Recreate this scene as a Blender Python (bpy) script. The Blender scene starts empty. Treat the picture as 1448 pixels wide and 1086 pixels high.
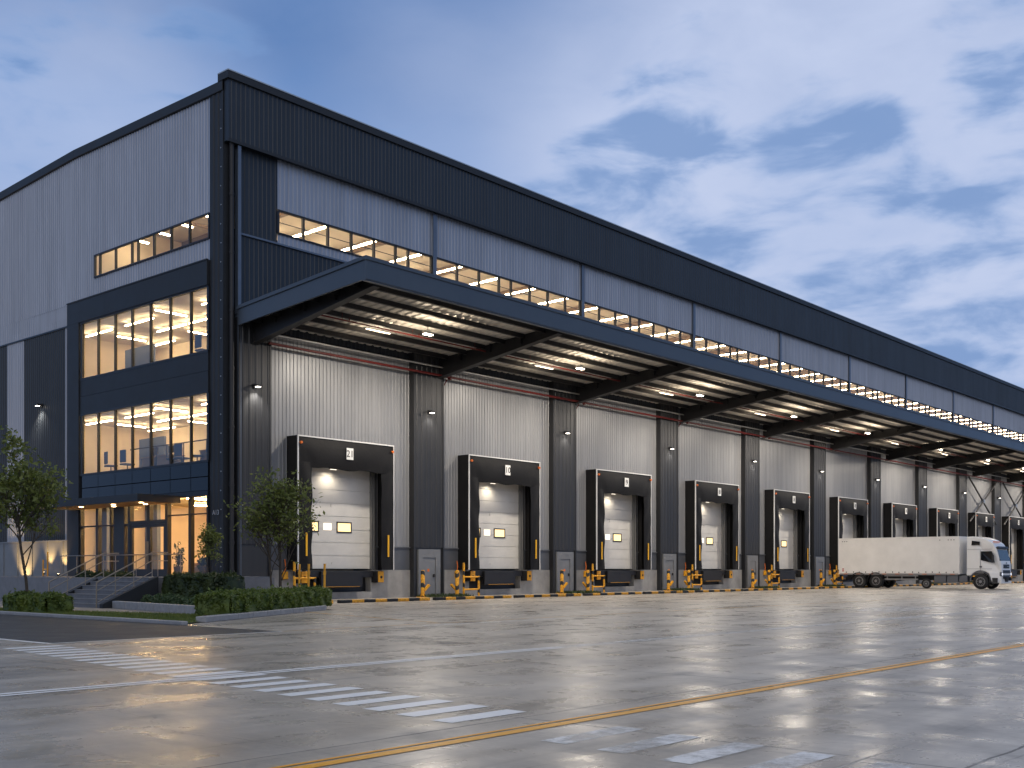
import bpy, math, random
from mathutils import Vector, Matrix
random.seed(7)
R = math.radians
scene = bpy.context.scene
COL = scene.collection

# ------------------------------------------------------------------ materials
def new_mat(name):
    m = bpy.data.materials.new(name); m.use_nodes = True
    nt = m.node_tree
    return m, nt, nt.nodes, nt.links, nt.nodes['Principled BSDF']

def mat(name, col, rough=0.5, metal=0.0, var=0.0, scale=3.0, bump=0.0, bscale=40.0, stretch=(1, 1, 1), spec=0.5, rvar=0.0, coat=0.0):
    m, nt, N, L, P = new_mat(name)
    P.inputs['Base Color'].default_value = (*col, 1)
    P.inputs['Roughness'].default_value = rough
    P.inputs['Metallic'].default_value = metal
    P.inputs['Specular IOR Level'].default_value = spec
    P.inputs['Coat Weight'].default_value = coat
    if var or bump or rvar:
        tc = N.new('ShaderNodeTexCoord'); mp = N.new('ShaderNodeMapping')
        mp.inputs['Scale'].default_value = stretch
        L.new(tc.outputs['Object'], mp.inputs['Vector'])
    if var or rvar:
        nz = N.new('ShaderNodeTexNoise'); nz.inputs['Scale'].default_value = scale
        nz.inputs['Detail'].default_value = 6; nz.inputs['Roughness'].default_value = .62
        L.new(mp.outputs['Vector'], nz.inputs['Vector'])
    if var:
        mr = N.new('ShaderNodeMapRange')
        mr.inputs['From Min'].default_value = .3; mr.inputs['From Max'].default_value = .7
        mr.inputs['To Min'].default_value = 1 - var; mr.inputs['To Max'].default_value = 1 + var
        L.new(nz.outputs['Fac'], mr.inputs['Value'])
        mx = N.new('ShaderNodeVectorMath'); mx.operation = 'SCALE'
        mx.inputs[0].default_value = col
        L.new(mr.outputs['Result'], mx.inputs['Scale'])
        L.new(mx.outputs['Vector'], P.inputs['Base Color'])
    if rvar:
        m2 = N.new('ShaderNodeMapRange')
        m2.inputs['From Min'].default_value = .3; m2.inputs['From Max'].default_value = .7
        m2.inputs['To Min'].default_value = max(.02, rough - rvar); m2.inputs['To Max'].default_value = min(1, rough + rvar)
        L.new(nz.outputs['Fac'], m2.inputs['Value']); L.new(m2.outputs['Result'], P.inputs['Roughness'])
    if bump:
        n2 = N.new('ShaderNodeTexNoise'); n2.inputs['Scale'].default_value = bscale; n2.inputs['Detail'].default_value = 4
        L.new(mp.outputs['Vector'], n2.inputs['Vector'])
        b = N.new('ShaderNodeBump'); b.inputs['Strength'].default_value = bump; b.inputs['Distance'].default_value = .02
        L.new(n2.outputs['Fac'], b.inputs['Height']); L.new(b.outputs['Normal'], P.inputs['Normal'])
    return m

def weather(name, col, rough, metal, amt=.16):
    m = mat(name, col, rough, metal, .07, .8, stretch=(1, 1, .15), rvar=.06)
    nt = m.node_tree; N = nt.nodes; L = nt.links; P = N['Principled BSDF']
    tc = N.new('ShaderNodeTexCoord'); mp = N.new('ShaderNodeMapping'); mp.inputs['Scale'].default_value = (1, 1, .05); L.new(tc.outputs['Object'], mp.inputs['Vector'])
    nz = N.new('ShaderNodeTexNoise'); nz.inputs['Scale'].default_value = 3.0; nz.inputs['Detail'].default_value = 8; nz.inputs['Roughness'].default_value = .7; L.new(mp.outputs[0], nz.inputs['Vector'])
    # sheets of cladding differ a little from one to the next
    vo = N.new('ShaderNodeTexVoronoi'); vo.feature = 'F1'; vo.inputs['Scale'].default_value = 1.0
    m2 = N.new('ShaderNodeMapping'); m2.inputs['Scale'].default_value = (.9, .9, .14); L.new(tc.outputs['Object'], m2.inputs['Vector']); 
    sn = N.new('ShaderNodeVectorMath'); sn.operation = 'FLOOR'; L.new(m2.outputs[0], sn.inputs[0])
    wn = N.new('ShaderNodeTexWhiteNoise'); L.new(sn.outputs[0], wn.inputs['Vector'])
    r = N.new('ShaderNodeMapRange'); r.inputs['From Min'].default_value = .32; r.inputs['From Max'].default_value = .68; r.inputs['To Min'].default_value = 1 - amt; r.inputs['To Max'].default_value = 1 + amt * .5; L.new(nz.outputs['Fac'], r.inputs['Value'])
    r2 = N.new('ShaderNodeMapRange'); r2.inputs['To Min'].default_value = .95; r2.inputs['To Max'].default_value = 1.05; L.new(wn.outputs['Value'], r2.inputs['Value'])
    mu = N.new('ShaderNodeMath'); mu.operation = 'MULTIPLY'; L.new(r.outputs[0], mu.inputs[0]); L.new(r2.outputs[0], mu.inputs[1])
    src = P.inputs['Base Color'].links[0].from_socket
    sc = N.new('ShaderNodeVectorMath'); sc.operation = 'SCALE'; L.new(src, sc.inputs[0]); L.new(mu.outputs[0], sc.inputs['Scale']); L.new(sc.outputs[0], P.inputs['Base Color'])
    return m

def emis(name, col, strength):
    m, nt, N, L, P = new_mat(name)
    P.inputs['Base Color'].default_value = (*col, 1)
    P.inputs['Emission Color'].default_value = (*col, 1)
    P.inputs['Emission Strength'].default_value = strength
    return m

def glass(name, tint, gloss_rough=.02, f0=.07):
    m, nt, N, L, P = new_mat(name)
    N.remove(P)
    out = N['Material Output']
    tr = N.new('ShaderNodeBsdfTransparent'); tr.inputs['Color'].default_value = (*tint, 1)
    gl = N.new('ShaderNodeBsdfGlossy'); gl.inputs['Roughness'].default_value = gloss_rough
    lw = N.new('ShaderNodeLayerWeight'); mx = N.new('ShaderNodeMixShader')
    pw = N.new('ShaderNodeMath'); pw.operation = 'POWER'; pw.inputs[1].default_value = 5
    mu = N.new('ShaderNodeMath'); mu.operation = 'MULTIPLY_ADD'; mu.inputs[1].default_value = 1 - f0; mu.inputs[2].default_value = f0; mu.use_clamp = True
    L.new(lw.outputs['Facing'], pw.inputs[0]); L.new(pw.outputs[0], mu.inputs[0]); L.new(mu.outputs[0], mx.inputs['Fac'])
    L.new(tr.outputs[0], mx.inputs[1]); L.new(gl.outputs[0], mx.inputs[2])
    L.new(mx.outputs[0], out.inputs['Surface'])
    return m

def striped(name, c1, c2, period, direction, rough=.5, wear=.25, cut=.5):
    m, nt, N, L, P = new_mat(name)
    tc = N.new('ShaderNodeTexCoord')
    dp = N.new('ShaderNodeVectorMath'); dp.operation = 'DOT_PRODUCT'; dp.inputs[1].default_value = direction
    L.new(tc.outputs['Object'], dp.inputs[0])
    dv = N.new('ShaderNodeMath'); dv.operation = 'DIVIDE'; dv.inputs[1].default_value = period
    L.new(dp.outputs['Value'], dv.inputs[0])
    nz = N.new('ShaderNodeTexNoise'); nz.inputs['Scale'].default_value = 9; nz.inputs['Detail'].default_value = 5
    L.new(tc.outputs['Object'], nz.inputs['Vector'])
    fr = N.new('ShaderNodeMath'); fr.operation = 'FRACT'
    L.new(dv.outputs[0], fr.inputs[0])
    gt = N.new('ShaderNodeMath'); gt.operation = 'GREATER_THAN'; gt.inputs[1].default_value = cut
    L.new(fr.outputs[0], gt.inputs[0])
    mix = N.new('ShaderNodeMix'); mix.data_type = 'RGBA'
    mix.inputs[6].default_value = (*c1, 1); mix.inputs[7].default_value = (*c2, 1)
    L.new(gt.outputs[0], mix.inputs[0])
    mr = N.new('ShaderNodeMapRange'); mr.inputs['From Min'].default_value = .35; mr.inputs['From Max'].default_value = .7
    mr.inputs['To Min'].default_value = 1.1; mr.inputs['To Max'].default_value = 1.1 - wear * 2
    L.new(nz.outputs['Fac'], mr.inputs['Value'])
    sc = N.new('ShaderNodeVectorMath'); sc.operation = 'SCALE'
    L.new(mix.outputs[2], sc.inputs[0]); L.new(mr.outputs[0], sc.inputs['Scale'])
    L.new(sc.outputs[0], P.inputs['Base Color'])
    P.inputs['Roughness'].default_value = rough
    return m

def paint_mat(name, col, keep=.55, rough=.42):
    """worn road paint: noise holes let the concrete below show"""
    m, nt, N, L, P = new_mat(name)
    out = N['Material Output']
    tc = N.new('ShaderNodeTexCoord')
    nz = N.new('ShaderNodeTexNoise'); nz.inputs['Scale'].default_value = 1.7; nz.inputs['Detail'].default_value = 9; nz.inputs['Roughness'].default_value = .72
    L.new(tc.outputs['Object'], nz.inputs['Vector'])
    mr = N.new('ShaderNodeMapRange'); mr.inputs['From Min'].default_value = keep - .04; mr.inputs['From Max'].default_value = keep + .14
    mr.inputs['To Min'].default_value = .96; mr.inputs['To Max'].default_value = .25
    L.new(nz.outputs['Fac'], mr.inputs['Value'])
    P.inputs['Base Color'].default_value = (*col, 1); P.inputs['Roughness'].default_value = rough
    L.new(mr.outputs[0], P.inputs['Alpha'])
    return m

M = {}
M['light_clad'] = weather('light_cladding', (.345, .375, .44), .42, .25)
M['dock_clad'] = weather('dock_cladding', (.285, .29, .30), .42, .15)
M['dark_clad'] = weather('dark_cladding', (.021, .027, .036), .44, .1, .25)
M['dark_trim'] = mat('dark_trim', (.026, .029, .034), .5, .0, .10, 1.2, rvar=.06, spec=.3)
M['pil'] = weather('pilaster_cladding', (.026, .027, .030), .46, .05, .2)
M['black_trim'] = mat('black_trim', (.012, .014, .018), .45)
M['flange'] = mat('flange_steel', (.13, .16, .21), .4, .3, .08, 2)
M['canopy_trim'] = mat('canopy_fascia', (.064, .080, .102), .38, .1, .08, .6, rvar=.05)
M['deck'] = mat('deck_sheet', (.60, .575, .53), .5, .1, .14, 1.5)
M['steel_dark'] = mat('dark_steel', (.022, .022, .024), .5, .2, .15, 2)
M['galv'] = mat('galvanised', (.50, .50, .48), .35, .6, .1, 4)
M['red_pipe'] = mat('red_pipe_paint', (.13, .009, .007), .5, 0, .1, 2)
M['concrete_wall'] = mat('plinth_concrete', (.30, .295, .285), .75, 0, .22, 1.1, .25, 14)
M['grey_panel'] = mat('grey_panel', (.115, .122, .135), .45, .2, .1, 1.5)
M['service'] = mat('service_door_paint', (.20, .205, .21), .42, .2, .10, 1.8)
M['shelter'] = mat('shelter_fabric', (.007, .007, .008), .62, 0, .25, 1.5, .35, 6, spec=.25)
M['shelter_edge'] = mat('shelter_edge_trim', (.72, .72, .72), .4)
M['door'] = mat('sectional_door', (.66, .645, .61), .42, .0, .07, 1.1)
M['door_track'] = mat('door_track', (.22, .22, .22), .4, .4)
M['rubber'] = mat('rubber', (.012, .012, .013), .7, 0, .2, 5)
M['yellow'] = mat('yellow_paint', (.78, .36, .015), .42, 0, .18, 6)
M['lit_pane'] = emis('lit_pane', (1.0, .72, .34), 1.1)
M['lit_white'] = emis('lit_white_pane', (1.0, .86, .68), 1.0)
M['lamp'] = emis('lamp_lens', (1.0, .86, .66), 22)
M['tube'] = emis('tube_lens', (1.0, .88, .72), 1.7)
M['walllamp'] = emis('wall_lamp_lens', (1.0, .92, .80), 9); M['lobby_lamp'] = emis('lobby_lamp', (1.0, .64, .28), 120)
M['office_lamp'] = emis('office_lamp', (1.0, .79, .50), 34)
M['clere_lamp'] = emis('gallery_lamp', (1.0, .80, .54), 26)
M['downlight'] = emis('downlight', (1.0, .72, .38), 14)
M['glass'] = glass('window_glass', (.93, .93, .90))
M['glass_ref'] = glass('reflective_glass', (.88, .88, .86), .01, .13)
M['dark_glass'] = mat('dark_glass', (.008, .010, .014), .05, 0, spec=.4)
M['warm_wall'] = mat('interior_wall', (.74, .61, .43), .8, 0, .06, 1)
M['warm_ceiling'] = mat('interior_ceiling', (.66, .58, .47), .8, 0, .05, 1)
M['wood_wall'] = mat('interior_timber', (.48, .30, .14), .6, 0, .15, 2, stretch=(1, 1, .1))
M['floor_in'] = mat('interior_floor', (.30, .25, .2), .5)
M['grey_board'] = mat('grey_board', (.10, .12, .16), .5)
M['furniture'] = mat('furniture_dark', (.06, .055, .055), .6)
M['furniture_blue'] = mat('furniture_blue', (.05, .07, .12), .6)
M['desk'] = mat('desk_top', (.25, .17, .10), .5)
M['white_paint'] = mat('truck_white', (.78, .77, .75), .28, 0, .03, .6, coat=.4)
M['trailer'] = mat('trailer_white', (.74, .725, .70), .38, 0, .08, .7)
M['truck_grey'] = mat('truck_grey', (.10, .105, .12), .4)
M['truck_glass'] = mat('truck_glass', (.010, .035, .050), .08, 0, spec=.5)
M['truck_black'] = mat('truck_black', (.012, .012, .014), .5)
M['rim'] = mat('rim_metal', (.30, .30, .31), .35, .6)
M['headlight'] = emis('headlight', (.9, .93, 1.0), .55)
M['orange'] = mat('marker_orange', (.70, .16, .02), .4)
M['red'] = mat('tail_red', (.42, .02, .02), .3)
M['bark'] = mat('bark', (.060, .048, .036), .85, 0, .3, 8, .4, 30)
M['rail'] = mat('handrail_steel', (.30, .26, .21), .30, .8)
M['stone'] = mat('granite', (.27, .275, .29), .6, 0, .18, 5, .15, 30)
M['step'] = mat('step_stone', (.16, .165, .18), .5, 0, .15, 3)
M['sign_white'] = mat('sign_white', (.80, .80, .78), .5)
M['sign_black'] = mat('sign_black', (.01, .01, .01), .6)
M['soil'] = mat('soil', (.035, .026, .018), .9, 0, .3, 6, .5, 20)
M['kerb'] = striped('kerb_stripes', (.012, .012, .012), (.75, .36, .02), 1.30, (1, 0, 0), .55, .3)
M['post'] = striped('post_stripes', (.80, .38, .015), (.015, .015, .015), .47, (.6, .3, .74), .45, .25, .66)
M['door_lit_strip'] = mat('yellow_strip', (.85, .45, .02), .4)

def leafmat(name, a, b):
    m, nt, N, L, P = new_mat(name)
    tc = N.new('ShaderNodeTexCoord')
    nz = N.new('ShaderNodeTexNoise'); nz.inputs['Scale'].default_value = 3.2; nz.inputs['Detail'].default_value = 5
    L.new(tc.outputs['Object'], nz.inputs['Vector'])
    cr = N.new('ShaderNodeValToRGB')
    cr.color_ramp.elements[0].position = .35; cr.color_ramp.elements[0].color = (*a, 1)
    cr.color_ramp.elements[1].position = .68; cr.color_ramp.elements[1].color = (*b, 1)
    L.new(nz.outputs['Fac'], cr.inputs['Fac']); L.new(cr.outputs['Color'], P.inputs['Base Color'])
    P.inputs['Roughness'].default_value = .5
    P.inputs['Transmission Weight'].default_value = 0
    tl = N.new('ShaderNodeBsdfTranslucent'); L.new(cr.outputs['Color'], tl.inputs['Color'])
    mx = N.new('ShaderNodeMixShader'); mx.inputs['Fac'].default_value = .25
    L.new(P.outputs[0], mx.inputs[1]); L.new(tl.outputs[0], mx.inputs[2])
    L.new(mx.outputs[0], N['Material Output'].inputs['Surface'])
    return m
M['leaf'] = leafmat('tree_leaf', (.085, .120, .024), (.20, .23, .050))
M['hedge'] = leafmat('hedge_leaf', (.055, .095, .016), (.16, .21, .035))
M['shrub'] = leafmat('shrub_leaf', (.022, .040, .013), (.055, .080, .022))
M['bush'] = leafmat('bush_leaf', (.05, .09, .04), (.10, .15, .06))
M['grass'] = leafmat('grass_blade', (.075, .115, .018), (.16, .19, .035))

def concrete_mat():
    m, nt, N, L, P = new_mat('yard_concrete')
    tc = N.new('ShaderNodeTexCoord')
    def noise(scale, detail=6, rough=.6, stretch=(1, 1, 1), dist=0):
        mp = N.new('ShaderNodeMapping'); mp.inputs['Scale'].default_value = stretch
        L.new(tc.outputs['Object'], mp.inputs['Vector'])
        n = N.new('ShaderNodeTexNoise'); n.inputs['Scale'].default_value = scale; n.inputs['Detail'].default_value = detail
        n.inputs['Roughness'].default_value = rough; n.inputs['Distortion'].default_value = dist
        L.new(mp.outputs['Vector'], n.inputs['Vector']); return n.outputs['Fac']
    def rng(v, a, b, c, d):
        r = N.new('ShaderNodeMapRange'); r.inputs['From Min'].default_value = a; r.inputs['From Max'].default_value = b
        r.inputs['To Min'].default_value = c; r.inputs['To Max'].default_value = d
        L.new(v, r.inputs['Value']); return r.outputs[0]
    def math_(op, a, b=None):
        n = N.new('ShaderNodeMath'); n.operation = op
        for i, v in enumerate((a, b)):
            if v is None: continue
            if isinstance(v, (int, float)): n.inputs[i].default_value = v
            else: L.new(v, n.inputs[i])
        return n.outputs[0]
    big = noise(.22, 5, .6, dist=.6)
    mid = noise(1.3, 8, .68, (1, .55, 1), .5)
    fine = noise(14, 6, .7)
    cloud = noise(.55, 6, .65, (.5, 1.3, 1), 1.0)
    # slab joints
    sp = N.new('ShaderNodeSeparateXYZ'); L.new(tc.outputs['Object'], sp.inputs[0])
    wob = rng(noise(.9, 4), .3, .7, -.02, .02)
    def joint(axis, period, off, w):
        a = math_('ADD', sp.outputs[axis], off); a = math_('ADD', a, wob)
        a = math_('DIVIDE', a, period); a = math_('FRACT', a); a = math_('SUBTRACT', a, .5); a = math_('ABSOLUTE', a)
        a = math_('MULTIPLY', a, period)      # distance from the middle of the slab
        return math_('GREATER_THAN', a, period / 2 - w)
    j = math_('MAXIMUM', joint('X', 4.6, 1.3, .014), joint('Y', 4.1, .9, .014))
    j2 = math_('MAXIMUM', joint('X', 1.15, .35, .011), joint('Y', .82, .2, .011))
    # hairline cracks
    vo = N.new('ShaderNodeTexVoronoi'); vo.feature = 'DISTANCE_TO_EDGE'; vo.inputs['Scale'].default_value = .38
    mpv = N.new('ShaderNodeVectorMath'); mpv.operation = 'ADD'
    nv = N.new('ShaderNodeTexNoise'); nv.inputs['Scale'].default_value = 1.5; nv.inputs['Detail'].default_value = 8
    L.new(tc.outputs['Object'], nv.inputs['Vector'])
    L.new(tc.outputs['Object'], mpv.inputs[0]); L.new(nv.outputs['Color'], mpv.inputs[1]); L.new(mpv.outputs[0], vo.inputs['Vector'])
    crack = math_('LESS_THAN', vo.outputs['Distance'], .006)
    crack = math_('MULTIPLY', crack, math_('GREATER_THAN', big, .52))
    v = rng(big, .3, .7, .82, 1.16)
    v = math_('MULTIPLY', v, rng(mid, .3, .72, 1.16, .78))
    v = math_('MULTIPLY', v, rng(fine, .3, .7, .93, 1.07))
    v = math_('MULTIPLY', v, rng(cloud, .35, .65, .88, 1.12))
    tyre = noise(1.0, 7, .6, (.035, 1.1, 1), .8)
    v = math_('MULTIPLY', v, rng(tyre, .38, .64, 1.10, .74))
    stain = noise(.8, 3, .5, (1, 1, 1), .2)
    v = math_('MULTIPLY', v, rng(stain, .66, .74, 1.0, .62))
    lines = math_('MAXIMUM', math_('MULTIPLY', j, .55), math_('MAXIMUM', math_('MULTIPLY', crack, .2), math_('MULTIPLY', j2, rng(noise(.5, 3), .42, .6, .0, .26))))
    v = math_('MULTIPLY', v, math_('SUBTRACT', 1.0, lines))
    cm = N.new('ShaderNodeVectorMath'); cm.operation = 'SCALE'; cm.inputs[0].default_value = (.41, .368, .318)
    L.new(v, cm.inputs['Scale']); L.new(cm.outputs[0], P.inputs['Base Color'])
    r = rng(mid, .32, .68, .16, .44)
    r = math_('ADD', r, rng(cloud, .35, .65, -.07, .12))
    r = math_('ADD', r, math_('MULTIPLY', lines, .4))
    L.new(r, P.inputs['Roughness'])
    P.inputs['Specular IOR Level'].default_value = .48
    hgt = math_('ADD', math_('MULTIPLY', mid, .6), math_('MULTIPLY', fine, .25))
    hgt = math_('SUBTRACT', hgt, math_('MULTIPLY', lines, .5))
    b = N.new('ShaderNodeBump'); b.inputs['Strength'].default_value = .22; b.inputs['Distance'].default_value = .02
    L.new(hgt, b.inputs['Height']); L.new(b.outputs['Normal'], P.inputs['Normal'])
    return m
M['yard'] = concrete_mat()
M['asphalt'] = mat('asphalt', (.030, .032, .036), .62, 0, .25, 1.2, .5, 60, rvar=.1)
M['paving'] = mat('paving_stone', (.24, .22, .20), .6, 0, .15, 2.5, .2, 20)
M['p_white'] = paint_mat('white_road_paint', (.90, .90, .90), .64)
M['p_white2'] = paint_mat('faded_white_paint', (.82, .82, .82), .46)
M['p_yellow'] = paint_mat('yellow_road_paint', (.95, .43, .012), .66, .42)
M['p_yellow2'] = paint_mat('faded_yellow_paint', (.62, .33, .05), .46)

# ------------------------------------------------------------------ mesh builder
class MB:
    def __init__(self): self.v = []; self.f = []; self.mi = []; self.sm = []; self.cur = 0
    def add(self, vs, fs, smooth=False):
        b = len(self.v); self.v.extend([tuple(p) for p in vs])
        for f in fs:
            self.f.append(tuple(b + i for i in f)); self.mi.append(self.cur); self.sm.append(smooth)
        return self
    def box(self, x0, x1, y0, y1, z0, z1):
        if x0 > x1: x0, x1 = x1, x0
        if y0 > y1: y0, y1 = y1, y0
        if z0 > z1: z0, z1 = z1, z0
        v = [(x0, y0, z0), (x1, y0, z0), (x1, y1, z0), (x0, y1, z0), (x0, y0, z1), (x1, y0, z1), (x1, y1, z1), (x0, y1, z1)]
        return self.add(v, [(0, 3, 2, 1), (4, 5, 6, 7), (0, 1, 5, 4), (1, 2, 6, 5), (2, 3, 7, 6), (3, 0, 4, 7)])
    def cbox(self, c, s): 
        return self.box(c[0] - s[0] / 2, c[0] + s[0] / 2, c[1] - s[1] / 2, c[1] + s[1] / 2, c[2] - s[2] / 2, c[2] + s[2] / 2)
    def quad(self, *p): return self.add(p, [tuple(range(len(p)))])
    def hull8(self, v): return self.add(v, [(0, 3, 2, 1), (4, 5, 6, 7), (0, 1, 5, 4), (1, 2, 6, 5), (2, 3, 7, 6), (3, 0, 4, 7)])
    def bar(self, p, q, w, h):
        """rectangular bar from p to q"""
        p, q = Vector(p), Vector(q); d = (q - p).normalized()
        up = Vector((0, 0, 1)) if abs(d.z) < .95 else Vector((1, 0, 0))
        s = d.cross(up).normalized() * w / 2; u = s.cross(d).normalized() * h / 2
        return self.hull8([p - s - u, p + s - u, q + s - u, q - s - u, p - s + u, p + s + u, q + s + u, q - s + u])
    def tube(self, pts, r, n=8, cap=True):
        pts = [Vector(p) for p in pts]
        rs = r if isinstance(r, (list, tuple)) else [r] * len(pts)
        base = len(self.v); vs = []; fs = []
        for i, p in enumerate(pts):
            a = pts[max(0, i - 1)]; b = pts[min(len(pts) - 1, i + 1)]
            d = (b - a).normalized()
            up = Vector((0, 0, 1)) if abs(d.z) < .9 else Vector((1, 0, 0))
            s = d.cross(up).normalized(); u = s.cross(d).normalized()
            for k in range(n):
                t = 2 * math.pi * k / n
                vs.append(p + s * math.cos(t) * rs[i] + u * math.sin(t) * rs[i])
        for i in range(len(pts) - 1):
            for k in range(n):
                fs.append((i * n + k, i * n + (k + 1) % n, (i + 1) * n + (k + 1) % n, (i + 1) * n + k))
        self.add(vs, fs, True)
        if cap:
            self.add(vs[:n], [tuple(range(n - 1, -1, -1))]); self.add(vs[-n:], [tuple(range(n))])
        return self
    def disc_y(self, c, r, y0, y1, n=20):
        """short cylinder whose axis is along x if used through rotation; here axis = y"""
        return self.tube([(c[0], y0, c[1]), (c[0], y1, c[1])], r, n)
    def corr(self, u0, u1, zf0, zf1, P, nrm, pitch=.24, depth=.035):
        """trapezoid-ribbed sheet: P(u) gives the (x,y) of the plane, nrm the outward (x,y); zf0, zf1 numbers or functions of u"""
        z0 = zf0 if callable(zf0) else (lambda u: zf0)
        z1 = zf1 if callable(zf1) else (lambda u: zf1)
        us = []; n = max(1, int(round((u1 - u0) / pitch))); w = (u1 - u0) / n
        for i in range(n):
            a = u0 + i * w
            us += [(a, 0), (a + .52 * w, 0), (a + .62 * w, 1), (a + .90 * w, 1)]
        us.append((u1, 0))
        vs = []; fs = []
        for (u, k) in us:
            x, y = P(u); x += nrm[0] * depth * k; y += nrm[1] * depth * k
            vs += [(x, y, z0(u)), (x, y, z1(u))]
        for i in range(len(us) - 1): fs.append((2 * i, 2 * i + 2, 2 * i + 3, 2 * i + 1))
        return self.add(vs, fs)
    def build(self, name, mats, parent=None, bevel=0, loc=None, smooth_all=False):
        me = bpy.data.meshes.new(name); me.from_pydata(self.v, [], self.f)
        mats = mats if isinstance(mats, (list, tuple)) else [mats]
        for m in mats: me.materials.append(m)
        me.polygons.foreach_set('material_index', self.mi)
        me.polygons.foreach_set('use_smooth', [s or smooth_all for s in self.sm])
        me.update()
        o = bpy.data.objects.new(name, me); COL.objects.link(o)
        if parent: o.parent = parent
        if loc: o.location = loc
        if bevel:
            b = o.modifiers.new('bevel', 'BEVEL'); b.width = bevel; b.segments = 2; b.limit_method = 'ANGLE'; b.angle_limit = R(40)
        return o

def tag(o, label=None, cat=None, group=None, kind=None):
    if label: o['label'] = label
    if cat: o['category'] = cat
    if group: o['group'] = group
    if kind: o['kind'] = kind
    return o
def thing(name, label, cat, loc=(0, 0, 0), rz=0, group=None):
    o = bpy.data.objects.new(name, None); COL.objects.link(o)
    o.location = loc; o.rotation_euler = (0, 0, rz)
    return tag(o, label, cat, group)
def kids(o): return [c for c in bpy.data.objects if c.parent == o]
def dup(o, loc, label, parent=None, rz=None):
    c = o.copy(); COL.objects.link(c)
    if parent is not None: c.parent = parent
    if loc is not None: c.location = loc
    if rz is not None: c.rotation_euler = (0, 0, rz)
    if label: c['label'] = label
    for ch in kids(o): dup(ch, None, None, c)
    return c
def place(o, x, label, src):      # the first time moves the source itself, then copies it
    return o
ORD = ['first', 'second', 'third', 'fourth', 'fifth', 'sixth', 'seventh', 'eighth', 'ninth', 'tenth', 'eleventh', 'twelfth', 'thirteenth', 'fourteenth', 'fifteenth',
       'sixteenth', 'seventeenth', 'eighteenth', 'nineteenth', 'twentieth', 'twenty-first', 'twenty-second', 'twenty-third', 'twenty-fourth', 'twenty-fifth', 'twenty-sixth']

# ------------------------------------------------------------------ layout numbers (metres)
BAY = 11.15
NP = 12                               # pilasters / bays
PX = [.8 + BAY * i + (.5 if i == 0 else 0) for i in range(NP + 1)]    # pilaster centres
CXD = [6.15 + BAY * i for i in range(NP)]                             # dock door centres
XE = 138.0                            # far end of the building
DEP = 26.0                            # building depth
def roof_z(y): return 22.38 + (22.64 - 22.38) * y / 13.0 if y <= 13 else 22.64 - (y - 13) * .031

# ------------------------------------------------------------------ building
W = thing('warehouse', 'large dark and silver logistics warehouse with a glazed office corner', 'warehouse')
def part(mb, name, m, parent=W, **k): return mb.build(name, m, parent, **k)
fx = lambda u: (u, 0.0)               # dock facade plane
lx = lambda u: (0.0, u)               # office facade plane

# --- dock facade, upper zone
mb = MB()
mb.corr(2.75, XE, 16.04, 16.45, lambda u: (u, -.02), (0, -1)); mb.corr(2.75, XE, 17.56, 19.95, lambda u: (u, -.02), (0, -1))
part(mb, 'upper_cladding', M['light_clad'])
mb = MB()
mb.corr(.62, XE, 12.0, 15.98, lambda u: (u, -.02), (0, -1), .24, .022); mb.corr(.62, 2.72, 16.04, 19.95, lambda u: (u, -.02), (0, -1), .24, .022)
part(mb, 'dark_wall_cladding', M['dark_clad'])
mb = MB(); mb.box(.6, XE, -.13, .0, 15.96, 16.04)
part(mb, 'sill_flashing', M['flange'])
mb = MB()
mb.corr(-.05, XE, 19.80, 22.42, lambda u: (u, -.34), (0, -1), .24, .022)
mb.quad((-.05, -.34, 19.80), (-.05, 0.02, 19.80), (XE, 0.02, 19.80), (XE, -.34, 19.80))
mb.quad((-.05, -.34, 19.80), (-.05, -.34, 22.42), (-.05, .02, 22.42), (-.05, .02, 19.80))
part(mb, 'parapet_cladding', M['dark_clad'])
mb = MB(); mb.box(-.16, XE, -.46, .3, 22.42, 22.72); mb.box(-.10, XE, -.42, -.33, 19.72, 19.86); mb.cur = 1; mb.box(-.17, XE, -.48, .3, 22.722, 22.775)
part(mb, 'parapet_coping', [M['dark_trim'], M['galv']])
# flanges between the clerestory strips
FL = [12.58 + 12.55 * i for i in range(10)]
for x in FL:
    mb = MB(); mb.box(x - .13, x + .13, -.16, -.13, 16.05, 19.72); mb.box(x - .03, x + .03, -.13, -.0, 16.05, 19.72)
    part(mb, 'column_flange', M['flange'])
mb = MB(); mb.box(.44, .60, -.34, -.30, 0, 19.7); mb.box(.50, .54, -.30, 0, 0, 19.7)
part(mb, 'column_flange', M['flange'])
# clerestory strips: frame with mullions, glass as a sub-part
edges = [2.75] + FL + [XE]
for i in range(len(edges) - 1):
    a, b = edges[i] + (.14 if i else 0), edges[i + 1] - .14
    widths = [1, 1, 1, 1, 1, .6, 1.15] if i == 0 else [1, 1.05, 1, .62, 1, 1, 1, .9]
    s = sum(widths); xs = [a]
    for w in widths: xs.append(xs[-1] + (b - a) * w / s)
    mb = MB()
    mb.box(a, b, -.10, .06, 16.45, 16.52); mb.box(a, b, -.10, .06, 17.49, 17.56)
    for k, x in enumerate(xs):
        w = .045 if 0 < k < len(xs) - 1 else .06
        mb.box(x - w, x + w, -.092, .05, 16.52, 17.49)
    mb.box(a + .05, b - .05, -.03, -.005, 16.985, 17.015)
    fr = part(mb, 'clerestory_window', M['black_trim'])
    g = MB(); g.quad((a, -.04, 16.5), (b, -.04, 16.5), (b, -.04, 17.5), (a, -.04, 17.5))
    g.build('pane', M['glass'], fr)

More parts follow.
